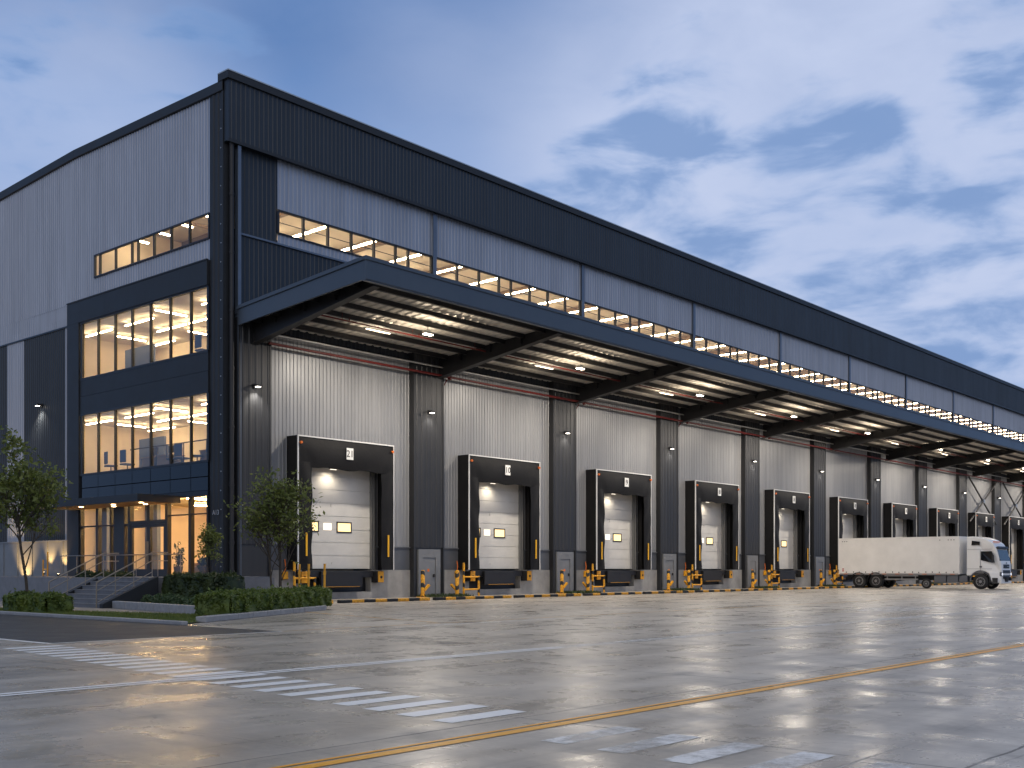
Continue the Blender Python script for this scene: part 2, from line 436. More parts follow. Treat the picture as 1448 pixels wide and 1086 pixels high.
# --- dock facade, lower zone
mb = MB()
for i in range(NP):
    a, b = PX[i] + 1.0, PX[i + 1] - 1.0
    c = CXD[i]
    mb.corr(a, c - 2.2, 2.5, 11.95, fx, (0, -1), .22, .022); mb.corr(c + 2.55, b, 2.5, 11.95, fx, (0, -1), .22, .022); mb.corr(c - 2.2, c + 2.55, 6.15, 11.95, fx, (0, -1), .22, .022)
part(mb, 'dock_wall_cladding', M['dock_clad'])
for i in range(NP):
    a, b = PX[i] + 1.0, PX[i + 1] - 1.0; c = CXD[i]
    for (u, v, j) in ((a, c - 2.2, c - 2.55), (c + 2.55, b, c + 2.55)):
        mb = MB(); mb.box(u, v, -.05, .1, 1.37, 2.46); mb.box(u, v, -.11, .1, 2.46, 2.52); mb.box(j, j + .35, .102, .5, 1.37, 6.3)
        part(mb, 'lower_wall_panel', M['grey_panel'])
    mb = MB(); mb.box(a, c - 2.1, -.09, .9, -.3, 1.36); mb.box(c + 2.1, b, -.09, .9, -.3, 1.36); mb.box(c - 2.1, c + 2.1, -.09, .9, -.3, .32)
    mb.box(c - 2.1, c + 2.1, .7, .9, .32, 1.30)
    part(mb, 'concrete_plinth', M['concrete_wall'])
for i in range(NP + 1):
    x = PX[i]; h = 1.05 if i else .82
    mb = MB()
    mb.corr(x - h, x + h, 2.5, 12.3, lambda u: (u, -.33), (0, -1), .35, .03)
    mb.box(x - h, x + h, -.325, .1, 2.5, 12.3); mb.box(x - h - .03, x - h + .06, -.38, .1, -.3, 12.3); mb.box(x + h - .06, x + h + .03, -.38, .1, -.3, 12.3)
    mb.box(x - h + .06, x + h - .06, -.30, .1, -.3, 2.5)
    pl = part(mb, 'pilaster', M['pil'])
    if i:
        mb = MB()
        for (u, v, z0, z1) in ((x - .78, x - .45, .0, 2.42), (x + .45, x + .78, .0, 2.42), (x - .45, x + .45, 2.0, 2.42)): mb.box(u, v, -.40, -.30, z0, z1)
        mb.box(x - .44, x + .44, -.36, -.30, .0, 1.99)
        for k in (-.35, 0, .3): mb.box(x + k - .05, x + k + .05, -.41, -.40, 2.16, 2.28)
        sd = part(mb, 'service_door', M['service'])
        h_ = MB(); h_.box(x + .28, x + .36, -.44, -.36, 1.0, 1.16); h_.build('handle', M['steel_dark'], sd)
        h_ = MB(); h_.box(x - .12, x + .02, -.366, -.36, 1.28, 1.42); h_.build('warning_plate', M['orange'], sd)
# sectional doors
def make_door():
    mb = MB()
    n = 8; z0, z1 = 1.42, 6.4
    for k in range(n):
        a = z0 + (z1 - z0) * k / n; b = z0 + (z1 - z0) * (k + 1) / n
        mb.box(-2.0, 2.40, .20, .26, a + .012, b - .012)
    mb.box(-2.02, 2.42, .235, .3, z0, z1)
    mb.box(-.06, .0, .17, .2, 4.35, 4.5); mb.box(-.02, .03, .18, .2, 1.65, 1.73)
    d = part(mb, 'dock_door', M['door'])
    for s in (-1, 1):
        x = s * 1.0 - .25
        f = MB(); 
        f.box(x - .46, x + .46, .165, .20, 3.14, 3.20); f.box(x - .46, x + .46, .165, .20, 3.60, 3.66)
        f.box(x - .46, x - .40, .166, .20, 3.20, 3.60); f.box(x + .40, x + .46, .166, .20, 3.20, 3.60)
        fo = f.build('door_window', M['black_trim'], d)
        g = MB(); g.box(x - .40, x + .40, .182, .198, 3.20, 3.60); g.build('lit_pane', M['lit_pane'], fo)
    g = MB(); g.box(-.50, -.02, .185, .199, 3.25, 3.57); g.build('center_pane', M['lit_white'], d)
    for q in (2.38, -2.16):
        t = MB(); t.box(q, q + .18, .05, .3, 1.37, 6.3); t.box(q + .07, q + .14, -.06, .05, 1.37, 6.2); t.build('track', M['door_track'], d)
    return d
d0 = make_door()
for i in range(NP):
    d = d0 if i == 0 else dup(d0, None, None, W)
    d.location = (CXD[i] - .1, 0, 0)

# --- corner, downpipe, roof, hidden sides
mb = MB(); mb.corr(0.02, 1.04, -.3, 22.4, lambda u: (-.06, 1.06 - u), (-1, 0), .34, .03); mb.box(-.055, .48, .03, 1.05, -.3, 22.4)
mb.box(-.10, .0, .0, .07, -.3, 22.4); mb.box(0, .44, -.03, .03, -.3, 19.7)
cc = part(mb, 'corner_cladding', M['dark_trim'])
b = MB()
for k in range(26):
    z = .7 + k * .82
    b.cbox((-.105, .13 + .02 * (k % 2), z), (.02, .045, .045)); 
    if z < 19: b.cbox((.41, -.04, z + .3), (.04, .025, .04))
b.build('fixing_bolt', M['galv'], cc)
mb = MB(); mb.tube([(.21, -.20, -.1), (.21, -.20, 19.9)], .105, 10)
for z in (2.5, 5, 7.5, 10, 12.5, 15, 17.5): mb.tube([(.21, -.20, z), (.21, -.20, z + .09)], .13, 10)
part(mb, 'downpipe', M['steel_dark'])
mb = MB()
mb.quad((-.1, -.1, 22.45), (XE, -.1, 22.45), (XE, 13, 22.60), (-.1, 13, 22.60)); mb.quad((-.1, 13, 22.60), (XE, 13, 22.60), (XE, DEP, 22.2), (-.1, DEP, 22.2))
part(mb, 'roof', M['flange'])
mb = MB(); mb.quad((XE, 0, -.3), (XE, DEP, -.3), (XE, DEP, 22.6), (XE, 0, 22.6)); mb.quad((0, DEP, -.3), (XE, DEP, -.3), (XE, DEP, 22.1), (0, DEP, 22.1))
part(mb, 'rear_wall', M['light_clad'])
mb = MB()   # opaque lining so that no lamp leaks through the sheets
mb.quad((.1, .30, -.3), (.1, .30, 1.0), (XE, .30, 1.0), (XE, .30, -.3)); mb.quad((.6, .34, 6.35), (XE, .34, 6.35), (XE, .34, 16.3), (.6, .34, 16.3)); mb.quad((.6, .34, 17.7), (XE, .34, 17.7), (XE, .34, 22.4), (.6, .34, 22.4))
part(mb, 'wall_lining', M['black_trim'])

# --- office facade (plane x = 0)
mb = MB()
def cl(a, b, z0, z1, P=lambda u: (-.0, -u)): mb.corr(-b, -a, z0, z1, P, (-1, 0), .22, .035)
cl(1.06, 11.04, 16.98, lambda u: roof_z(-u) - .4); cl(11.04, DEP, 14.92, lambda u: roof_z(-u) - .4); cl(1.06, 11.04, 14.92, 15.84)
cl(13.55, DEP, 13.86, 14.92)
cl(13.58, 14.14, 2.9, 13.80, lambda u: (.0, -u)); cl(18.72, 20.75, 2.9, 13.80)
part(mb, 'silver_cladding', M['light_clad'])
mb = MB(); cl(14.14, 18.72, 2.9, 13.80); cl(20.75, DEP, 2.9, 13.80)
mb.box(-.08, .02, 13.57, DEP, 13.79, 13.87)
part(mb, 'dark_panel', M['dark_clad'])
mb = MB(); mb.box(-.03, .1, 13.57, DEP, 1.0, 2.84); mb.box(-.09, .1, 13.57, DEP, 2.84, 2.91)
for y in (14.3, 16.0, 17.7, 19.4, 21.1, 22.8): mb.box(-.06, .0, y - .04, y + .04, 1.0, 2.84)
part(mb, 'plinth_panel', M['service'])
mb = MB(); mb.box(-.12, .3, 13.57, DEP, -.3, .99)
part(mb, 'concrete_base', M['concrete_wall'])
# verge coping
mb = MB()
def verge(y0, y1, za, zb):
    mb.hull8([(-.14, y0, za - .42), (.14, y0, za - .42), (.14, y1, zb - .42), (-.14, y1, zb - .42), (-.14, y0, za), (.14, y0, za), (.14, y1, zb), (-.14, y1, zb)])
verge(.0, 13.0, 22.42, 22.67); verge(13.0, DEP, 22.67, 22.26)
part(mb, 'verge_coping', M['dark_trim'], bevel=.015)
# strip window
mb = MB()
mb.box(-.09, .02, 1.08, 11.04, 15.84, 15.91); mb.box(-.09, .02, 1.08, 11.04, 16.91, 16.98)
ys = [1.10, 2.62, 4.1, 5.55, 6.95, 7.5, 9.0, 10.5, 11.0]
for y in ys: mb.box(-.085, .02, y - .045, y + .045, 15.91, 16.91)
so = part(mb, 'strip_window', M['black_trim'])
g = MB(); g.quad((-.03, 1.08, 15.88), (-.03, 11.04, 15.88), (-.03, 11.04, 16.95), (-.03, 1.08, 16.95)); g.build('pane', M['glass'], so)
# projecting frame of the office bay
mb = MB()
mb.box(-.20, .03, 1.06, 13.55, 13.80, 14.90); mb.box(-.20, .03, 12.36, 13.55, -.2, 13.80)
for y in (3.2, 5.4, 7.6, 9.8, 12.3): mb.box(-.203, -.18, y - .012, y + .012, 13.85, 14.86)
mb.box(-.23, -.1, 1.06, 13.56, 14.87, 14.94)
part(mb, 'office_frame', M['dark_trim'], bevel=.01)
MUL = [12.17, 10.56, 8.94, 7.38, 5.76, 4.09, 2.43, 1.08]
mb = MB()
mb.box(-.14, .05, 1.06, 12.36, 9.19, 10.06); mb.box(-.135, .05, 1.06, 12.36, 10.075, 10.88)
part(mb, 'spandrel', M['dark_trim'])
mb = MB()
for a, b in zip(MUL[:-1], MUL[1:]):
    for z0, z1 in ((4.86, 5.44), (5.48, 6.10)): mb.box(-.12, .03, b + .02, a - .02, z0, z1)
part(mb, 'dark_spandrel_glass', M['dark_glass'])
def curtain(name, z0, z1):
    mb = MB()
    mb.box(-.15, .0, 1.06, 12.36, z0 - .05, z0 + .05); mb.box(-.15, .0, 1.06, 12.36, z1 - .05, z1 + .05)
    for k, y in enumerate(MUL):
        w = .045 if 0 < k < 7 else .07
        mb.box(-.145, -.03, y - w, y + w, z0 + .05, z1 - .05)
    o = part(mb, name, M['black_trim'])
    for a, b in zip(MUL[:-1], MUL[1:]):
        g = MB(); g.quad((-.06, b, z0), (-.06, a, z0), (-.06, a, z1), (-.06, b, z1)); g.build('pane', M['glass_ref'], o)
    return o
curtain('office_window', 10.93, 13.77); curtain('office_window', 6.13, 9.15)
# entrance glazing
mb = MB()
GZ0, GZ1 = 1.18, 4.62
for y, w in ((12.3, .06), (10.62, .10), (9.35, .05), (7.62, .10), (4.38, .10), (2.49, .08), (1.10, .06)): mb.box(-.15, .06, y - w, y + w, GZ0, GZ1)
mb.box(-.14, .06, 8.05, 9.05, GZ0, GZ1)
mb.box(-.155, .06, 1.06, 12.36, 1.02, GZ0); mb.box(-.155, .06, 1.06, 12.36, GZ1, 4.84)
mb.box(-.13, .05, 7.72, 12.3, 3.5, 3.56); mb.box(-.13, .05, 1.1, 4.3, 3.82, 3.87); mb.box(-.145, .06, 4.47, 7.52, 3.5, 3.68); mb.box(-.14, .06, 5.80, 6.05, 3.68, GZ1)
eo = part(mb, 'entrance_glazing', M['black_trim'])
for a, b in ((12.3, 10.62), (10.62, 9.05), (8.05, 7.62), (4.38, 2.49), (2.49, 1.1)):
    g = MB(); g.quad((-.05, b, GZ0), (-.05, a, GZ0), (-.05, a, GZ1), (-.05, b, GZ1)); g.build('pane', M['glass'], eo)
g = MB(); g.quad((-.05, 4.4, 3.68), (-.05, 7.6, 3.68), (-.05, 7.6, GZ1), (-.05, 4.4, GZ1)); g.build('pane', M['glass'], eo)
for y0, y1, hs in ((4.49, 5.92, 1), (5.94, 7.51, -1)):
    mb = MB(); t = .14
    mb.box(-.13, -.02, y0, y0 + t, GZ0, 3.49); mb.box(-.13, -.02, y1 - t, y1, GZ0, 3.49); mb.box(-.128, -.02, y0 + t, y1 - t, GZ0, GZ0 + .22); mb.box(-.128, -.02, y0 + t, y1 - t, 3.35, 3.49)
    do = part(mb, 'entrance_door', M['black_trim'])
    g = MB(); g.quad((-.07, y0 + t, GZ0 + .2), (-.07, y1 - t, GZ0 + .2), (-.07, y1 - t, 3.37), (-.07, y0 + t, 3.37)); g.build('pane', M['glass'], do)
    yh = y1 - .07 if hs > 0 else y0 + .07
    g = MB(); g.tube([(-.2, yh, 1.7), (-.2, yh, 2.7)], .02, 6); g.build('handle', M['rail'], do)
# entrance canopy
mb = MB(); mb.box(-2.25, -.16, 3.2, 13.2, 4.40, 4.66); mb.box(-2.29, -2.22, 3.16, 13.24, 4.36, 4.69); mb.box(-2.22, -.17, 3.16, 3.2, 4.36, 4.69)
part(mb, 'entrance_canopy', M['dark_trim'], bevel=.008)
mb = MB(); mb.box(-2.15, -.2, 3.4, 12.0, 4.385, 4.398)
part(mb, 'canopy_soffit', M['wood_wall'])
mb = MB(); mb.box(-.15, .06, 1.06, 12.36, -.3, 1.0)
part(mb, 'office_base', M['dark_trim'])

# --- interiors
def room(name, x0, x1, y0, y1, z0, z1, wall, ceil, floor, *open_side):
    mb = MB()
    mb.cur = 0
    if '-x' not in open_side: mb.quad((x0, y0, z0), (x0, y1, z0), (x0, y1, z1), (x0, y0, z1))
    if '+x' not in open_side: mb.quad((x1, y0, z0), (x1, y1, z0), (x1, y1, z1), (x1, y0, z1))
    if '-y' not in open_side: mb.quad((x0, y0, z0), (x1, y0, z0), (x1, y0, z1), (x0, y0, z1))
    mb.quad((x0, y1, z0), (x1, y1, z0), (x1, y1, z1), (x0, y1, z1))
    mb.cur = 1; mb.quad((x0, y0, z1), (x1, y0, z1), (x1, y1, z1), (x0, y1, z1))
    mb.cur = 2; mb.quad((x0, y0, z0), (x1, y0, z0), (x1, y1, z0), (x0, y1, z0))
    return part(mb, name, [wall, ceil, floor])
ww, wc, wf = M['warm_wall'], M['warm_ceiling'], M['floor_in']
room('upper_office_room', .04, 6.0, .9, 15.5, 10.90, 13.80, ww, wc, wf, '-x')
room('middle_office_room', .04, 6.0, .9, 15.5, 6.10, 9.18, ww, wc, wf, '-x')
room('lobby_room', .05, 8.0, .9, 12.45, 1.10, 4.84, ww, wc, wf, '-x')
room('attic_room', .03, 2.3, .4, 11.2, 15.0, 18.75, ww, wc, wf, '-x', '+x')
room('clerestory_room', 2.3, XE - .5, .07, 11.2, 15.0, 18.75, ww, wc, wf, '-y', '-x')
mb = MB()
for x in [5 + 6.28 * i for i in range(21)]: mb.box(x - .12, x + .12, .6, 11.1, 18.35, 18.73)
for y in (1.6, 6.6): mb.box(2.1, XE - .6, y - .05, y + .05, 18.2, 18.34)
part(mb, 'roof_rafter', M['desk'])
mb = MB(); mb.box(3.5, 3.7, 11.2, 12.4, 1.1, 4.8); mb.box(.9, 1.2, 11.6, 12.4, 1.1, 4.8)
part(mb, 'lobby_partition', M['grey_board'])
mb = MB(); mb.box(4.0, 4.3, 4.9, 6.1, 1.12, 4.83); mb.box(2.2, 2.5, 2.0, 3.0, 1.12, 4.83); mb.box(7.7, 7.95, 6.6, 9.3, 1.12, 4.83)
part(mb, 'lobby_wall_panel', M['wood_wall'])
for z0, y0, y1 in ((10.92, 10.2, 13.0), (6.12, 9.2, 11.6)):
    mb = MB(); mb.box(2.7, 2.8, y0, y1, z0 + .02, z0 + 2.0); tag(mb.build('meeting_screen', M['grey_board']),
        'tall grey display board standing on the %s office floor' % ('top' if z0 > 8 else 'middle'), 'screen', 'office display boards')

# office lamps: linear pendants under the ceilings
def light_bar(name, c, size, m, label, cat='ceiling light', group=None):
    mb = MB(); mb.cbox(c, size); mb.cur = 1
    mb.cbox((c[0], c[1], c[2] + size[2] * .5 + .02), (size[0] * .8, size[1] * .8, .036))
    return tag(mb.build(name, [m, M['sign_white']]), label, cat, group)
for fl, zc, gname in (('top', 13.62, 'light bars on the top office floor'), ('middle', 9.0, 'light bars on the middle office floor')):
    n = 0
    for x in (1.3, 3.1, 4.9):
        for y in (2.6, 6.0, 9.4, 12.8):
            along = (n % 3) != 1
            sz = (.07, 2.6, .05) if along else (1.7, .07, .05)
            light_bar('office_light', (x, y + (.3 if n % 2 else -.2), zc), sz, M['office_lamp'],
                      'ceiling light on the %s office floor, %s row behind glass, %s from corner' % (fl, ORD[(1.3, 3.1, 4.9).index(x)], ORD[n % 4]), group=gname)
            n += 1
n = 0
for x in (1.7, 5.0):
    for y in (2.2, 4.6, 7.2, 9.2):
        light_bar('lobby_light', (x, y, 4.70), (1.2, .16, .05), M['lobby_lamp'],
                  'lobby ceiling light in the %s row behind the entrance glass, %s from the corner' % ('front' if x < 3 else 'back', ORD[n % 4]), group='lobby ceiling lights'); n += 1
for k, y in enumerate((2.2, 4.2, 6.2, 8.2, 10.2)):
    light_bar('attic_light', (1.6, y, 17.95), (1.6, .14, .05), M['clere_lamp'], 'light bar behind the narrow strip window above the office, %s from the corner' % ORD[k], group='attic light bars')
for k in range(42):
    x = 3.6 + 3.14 * k
    light_bar('clerestory_light', (x, 3.6, 18.02), (.16, 4.4, .05), M['clere_lamp'],
              'light bar behind the long clerestory strip, about %d metres from the office corner' % round(x), group='clerestory light bars')
# office furniture seen through the middle-floor glass
def make_chair():
    t = thing('office_chair', 'x', 'chair', group='office chairs')
    MB().box(-.27, .27, -.27, .27, .44, .52).build('seat', M['furniture_blue'], t, bevel=.03)
    MB().box(-.27, -.21, -.25, .25, .56, 1.18).build('backrest', M['furniture_blue'], t, bevel=.03)
    m_ = MB(); m_.tube([(0, 0, .06), (0, 0, .44)], .03, 6)
    for k in range(5): m_.bar((0, 0, .08), (.3 * math.cos(k * 1.257), .3 * math.sin(k * 1.257), .04), .05, .04)
    m_.build('pedestal', M['steel_dark'], t); return t
ch0 = make_chair()
spots = [(.9, 2.2, 6.1), (.9, 3.5, 6.1), (1.0, 4.9, 6.1), (1.0, 5.7, 6.1), (.9, 9.6, 6.1), (.8, 11.0, 6.1), (.9, 2.0, 10.9), (1.0, 3.2, 10.9)]
for i, (x, y, z) in enumerate(spots):
    lab = '%s office chair behind the %s-floor glass, counted from the corner' % (ORD[i if i < 6 else i - 6], 'middle' if i < 6 else 'top')
    c = ch0 if i == 0 else dup(ch0, None, None)
    c.location = (x, y, z); c.rotation_euler = (0, 0, random.uniform(-.8, .8)); c['label'] = lab
for i, (y, w) in enumerate(((2.9, 1.5), (6.7, 1.3), (8.1, 1.2))):
    t = thing('office_desk', ['desk behind the middle-floor glass nearest the corner column', 'brown desk in front of the grey board on the middle floor', 'brown cabinet desk left of the grey board on the middle floor'][i], 'desk', (1.5, y, 6.1), group='office desks')
    MB().box(-.4, .4, -w / 2, w / 2, .72, .77).build('desk_top', M['desk'], t)
    MB().box(-.36, -.33, -w / 2 + .05, w / 2 - .05, .1, .72).build('modesty_panel', M['desk'], t)
    for s in (-1, 1): MB().box(-.35, .35, s * (w / 2 - .04) - .03, s * (w / 2 - .04) + .03, 0, .72).build('leg', M['furniture'], t)
    m_ = MB(); m_.box(.0, .04, -.3, .3, .9, 1.25); m_.box(-.05, .09, -.04, .04, .772, .9); m_.build('monitor', M['furniture'], t)
mb = MB(); mb.box(.25, .28, 1.1, 8.2, 7.12, 7.17)
for y in (1.2, 3.6, 5.9, 8.1): mb.box(.25, .28, y - .02, y + .02, 6.1, 7.12)
part(mb, 'guard_rail', M['steel_dark'])
def leaf_quads(mb, pts, size, flat=.0):
    for p in pts:
        n = Vector((random.gauss(0, 1), random.gauss(0, 1), random.gauss(0, 1) + flat)).normalized()
        a = n.orthogonal().normalized(); a.rotate(Matrix.Rotation(random.random() * 6.28, 3, n)); b_ = n.cross(a)
        s = size * random.uniform(.6, 1.35); p = Vector(p)
        mb.add([p - a * s, p + b_ * s * .5 + n * s * .15, p + a * s, p - b_ * s * .5 + n * s * .15], [(0, 1, 2, 3)])
def potted(x, y, z, h, label):
    t = thing('potted_plant', label, 'plant', (x, y, z), group='potted plants in the lobby')
    MB().tube([(0, 0, 0), (0, 0, .42)], [.16, .22], 12).build('pot', M['furniture'], t)
    m_ = MB(); pts = []
    for k in range(9):
        a = random.random() * 6.28; r = random.uniform(.05, .32); zt = random.uniform(.5, 1) * h
        m_.tube([(0, 0, .4), (r * .5 * math.cos(a), r * .5 * math.sin(a), zt * .7), (r * math.cos(a), r * math.sin(a), zt)], .012, 4)
        for q in range(16):
            f = random.uniform(.5, 1.05); pts.append((r * f * math.cos(a) + random.gauss(0, .07), r * f * math.sin(a) + random.gauss(0, .07), zt * f))
    leaf_quads(m_, pts, .09); m_.build('foliage', M['shrub'], t)
potted(.7, 9.35, 1.12, 1.5, 'dark potted plant beside the left glass bay of the lobby')
potted(.8, 4.9, 1.12, 1.6, 'tall potted plant just inside the entrance doors')
potted(.9, 3.0, 1.12, .9, 'low potted plant behind the right lobby glass')
def armchair(x, y, label):
    t = thing('lobby_armchair', label, 'armchair', (x, y, 1.11), random.uniform(-.5, .5), group='lobby armchairs')
    MB().box(-.3, .3, -.32, .32, .12, .42).build('seat', M['desk'], t, bevel=.04)
    MB().box(.22, .34, -.34, .34, .42, .85).build('backrest', M['desk'], t, bevel=.04)
    for s in (-1, 1): MB().box(-.28, .2, s * .38 - .05, s * .38 + .05, .1, .6).build('armrest', M['desk'], t, bevel=.03)
armchair(1.3, 3.8, 'brown lobby armchair left of the low plant'); armchair(1.3, 1.8, 'brown lobby armchair nearest the corner column')

# --- small signs on the corner column
def text_mesh(txt, size, name, m, parent=None, loc=(0, 0, 0), rot=(0, 0, 0), ext=.004):
    cu = bpy.data.curves.new(name, 'FONT'); cu.body = txt; cu.size = size; cu.extrude = ext; cu.align_x = 'CENTER'; cu.align_y = 'CENTER'; cu.resolution_u = 3
    tmp = bpy.data.objects.new(name + '_curve', cu); COL.objects.link(tmp)
    dg = bpy.context.evaluated_depsgraph_get(); me = bpy.data.meshes.new_from_object(tmp.evaluated_get(dg)); me.name = name
    bpy.data.objects.remove(tmp); bpy.data.curves.remove(cu)
    me.materials.clear(); me.materials.append(m)
    o = bpy.data.objects.new(name, me); COL.objects.link(o)
    if parent: o.parent = parent
    o.location = loc; o.rotation_euler = rot
    return o
sg = text_mesh('A13', .30, 'column_sign', M['galv'], None, (-.125, .5, 3.85), (R(90), 0, R(-90)))
tag(sg, 'small white lettering A13 on the dark corner column', 'sign')

# ------------------------------------------------------------------ loading canopy
CN = thing('loading_canopy', 'long dark steel loading canopy over the row of dock doors', 'canopy')
CF = -8.65
def dz(y): return 12.28 + (y / CF) * .62          # deck underside
mb = MB()
mb.corr(.5, XE - 6, 0, 0, lambda u: (u, 0), (0, -1), .35) if False else None
n = int((XE - 7) / .5)
vs = []; fs = []
us = []
for i in range(n):
    a = .5 + i * .5; us += [(a, 0), (a + .26, 0), (a + .32, .06), (a + .44, .06)]
us.append((.5 + n * .5, 0))
for (u, h) in us: vs += [(u, -.05, dz(0) + h), (u, CF + .12, dz(CF) + h)]
for i in range(len(us) - 1): fs.append((2 * i, 2 * i + 1, 2 * i + 3, 2 * i + 2))
mb.add(vs, fs); XD = us[-1][0]
mb.cur = 1; mb.quad((.45, -.05, dz(0) + .16), (.45, CF + .1, dz(CF) + .16), (XD, CF + .1, dz(CF) + .16), (XD, -.05, dz(0) + .16))
mb.build('roof_deck', [M['deck'], M['flange']], CN)
mb = MB()
mb.box(.40, XD, CF - .02, CF + .10, 12.49, 13.22); mb.box(.36, XD, CF - .07, CF + .12, 13.22, 13.37); mb.box(.40, XD, CF + .02, CF + .22, 12.44, 12.49)
mb.hull8([(.40, CF + .10, 12.49), (.50, CF + .10, 12.49), (.50, -.35, 11.92), (.40, -.35, 11.92), (.40, CF + .10, 13.22), (.50, CF + .10, 13.22), (.50, -.35, 12.60), (.40, -.35, 12.60)])
mb.hull8([(.34, CF + .12, 13.22), (.54, CF + .12, 13.22), (.54, -.35, 12.60), (.34, -.35, 12.60), (.34, CF + .12, 13.37), (.54, CF + .12, 13.37), (.54, -.35, 12.75), (.34, -.35, 12.75)])
mb.build('fascia', M['canopy_trim'], CN, bevel=.008)
BX = [1.25 + 11.45 * i for i in range(12)]
for i, x in enumerate(BX):
    mb = MB()
    def tap(x0, x1, zt, zb0, zb1):
        mb.hull8([(x0, CF + .35, dz(CF) - zb1), (x1, CF + .35, dz(CF) - zb1), (x1, -.36, dz(0) - zb0), (x0, -.36, dz(0) - zb0),
                  (x0, CF + .35, dz(CF) - zt), (x1, CF + .35, dz(CF) - zt), (x1, -.36, dz(0) - zt), (x0, -.36, dz(0) - zt)])
    tap(x - .03, x + .03, .04, 1.02, .46); tap(x - .17, x + .17, 1.02, 1.06, .50) if False else None
    mb.hull8([(x - .19, CF + .35, dz(CF) - .50), (x + .19, CF + .35, dz(CF) - .50), (x + .19, -.36, dz(0) - 1.06), (x - .19, -.36, dz(0) - 1.06),
              (x - .19, CF + .35, dz(CF) - .46), (x + .19, CF + .35, dz(CF) - .46), (x + .19, -.36, dz(0) - 1.02), (x - .19, -.36, dz(0) - 1.02)])
    mb.box(x - .19, x + .19, CF + .33, CF + .36, dz(CF) - .5, dz(CF) - .02)
    for y in (-2, -4, -6): mb.box(x - .17, x + .17, y - .01, y + .01, dz(y) - .46, dz(y) - .05)
    mb.build('beam', M['steel_dark'], CN)
for k in range(6):
    y = -1.0 - k * 1.28
    mb = MB(); zz = dz(y)
    for i in range(len(BX)):
        a = BX[i] + .035; b_ = (BX[i + 1] - .035) if i + 1 < len(BX) else XD
        mb.box(a, b_, y - .02, y + .02, zz - .20, zz - .01); mb.box(a, b_, y - .07, y + .07, zz - .23, zz - .20)
    mb.box(.5, BX[0] - .035, y - .03, y + .03, zz - .30, zz - .01)
    mb.build('purlin', M['steel_dark'], CN)
mb = MB(); mb.tube([(1.4, -.62, 11.75), (XD, -.62, 11.75)], .045, 8)
mb.build('conduit', M['galv'], CN)
# lamps hanging from the canopy
def make_lamp():
    t = thing('canopy_lamp', 'x', 'lamp', group='lamps hanging under the loading canopy')
    m_ = MB(); m_.box(-.26, .26, -.13, .13, .05, .17); m_.box(-.14, .14, -.10, .10, .17, .25)
    m_.build('housing', M['galv'], t, bevel=.02)
    MB().box(-.23, .23, -.10, .10, .02, .05).build('lens', M['lamp'], t)
    MB().tube([(0, 0, .25), (0, 0, .62)], .015, 6).build('rod', M['steel_dark'], t)
    return t
L0 = make_lamp()
LX = [7.5, 18.8, 30.8, 43.2, 55.6, 71.2, 84.0, 95.5, 108.0, 120.0]
def add_light(name, kind, loc, energy, col, size=.2, rot=None, spot=None, blend=.6, parent=None):
    ld = bpy.data.lights.new(name, kind); ld.energy = energy; ld.color = col
    if kind == 'AREA': ld.size = size
    else: ld.shadow_soft_size = size
    if spot: ld.spot_size = R(spot); ld.spot_blend = blend
    o = bpy.data.objects.new(name, ld); COL.objects.link(o); o.location = loc
    if rot: o.rotation_euler = rot
    if parent: o.parent = parent
    return o
for i, x in enumerate(LX):
    c = L0 if i == 0 else dup(L0, None, None)
    c.location = (x, -4.8, 12.0); c['label'] = '%s bright hanging lamp under the loading canopy, counted from the canopy corner' % ORD[i]
    add_light('lamp_light', 'AREA', (x, -4.8, 11.98), 680, (1.0, .89, .75), .5); add_light('deck_fill_spot', 'SPOT', (x, -4.8, 11.3), 210, (1.0, .82, .60), .25, (R(180), 0, 0), 150, .6)  # second light is an added upward spot, below the lamp, to brighten the deck
# batten tubes nearer the wall
def make_batten():
    t = thing('batten_light', 'x', 'lamp', group='batten lights under the loading canopy')
    MB().box(-.75, .75, -.06, .06, .04, .11).build('housing', M['galv'], t)
    MB().box(-.72, .72, -.05, .05, .0, .04).build('lens', M['tube'], t)
    MB().tube([(0, 0, .11), (0, 0, .25)], .015, 5).build('rod', M['steel_dark'], t)
    return t
B0 = make_batten()
for i in range(9):
    c = B0 if i == 0 else dup(B0, None, None)
    c.location = (6.2 + 11.9 * i, -2.9, dz(-2.9) - .26); add_light('batten_deck_fill', 'SPOT', (6.2 + 11.9 * i, -2.9, dz(-2.9) - .95), 130, (1.0, .82, .60), .25, (R(180), 0, 0), 150, .7); c['label'] = '%s thin batten light between the hanging lamps and the wall, counted from the canopy corner' % ORD[i]  # upward fill spot added under each batten to even out the deck light

# fire pipes
mb = MB(); mb.tube([(1.9, -.55, 11.36), (XD - 2, -.55, 11.22)], .062, 8)
for i in range(1, 12): mb.tube([(BX[i], -.55, 11.25), (BX[i], -.55, 11.9)], .012, 5); mb.tube([(BX[i] + .5, -.55, 11.29), (BX[i] + .62, -.55, 11.29)], .09, 8)
tag(mb.build('fire_pipe', M['red_pipe']), 'long red fire pipe running along the top of the dock wall', 'pipe')
mb = MB(); mb.tube([(1.6, -3.6, 12.2), (XD - 2, -3.6, 12.2)], .038, 8)
for k in range(30):
    x = 3.5 + 4.2 * k; mb.tube([(x, -3.6, 12.2), (x, -3.6, dz(-3.6) - .02)], .012, 5); mb.tube([(x + .4, -3.6, 12.2), (x + .4, -3.6, 12.36)], .025, 6)
tag(mb.build('sprinkler_pipe', M['red_pipe']), 'thin red sprinkler pipe hanging mid-way under the canopy beside the lamps', 'pipe')
rz_lab = ['red vertical riser pipe beside the pilaster between dock shelters 21 and 10', 'red vertical riser pipe on the pilaster right of dock shelter 10', 'red vertical riser pipe on the pilaster right of dock shelter 9']
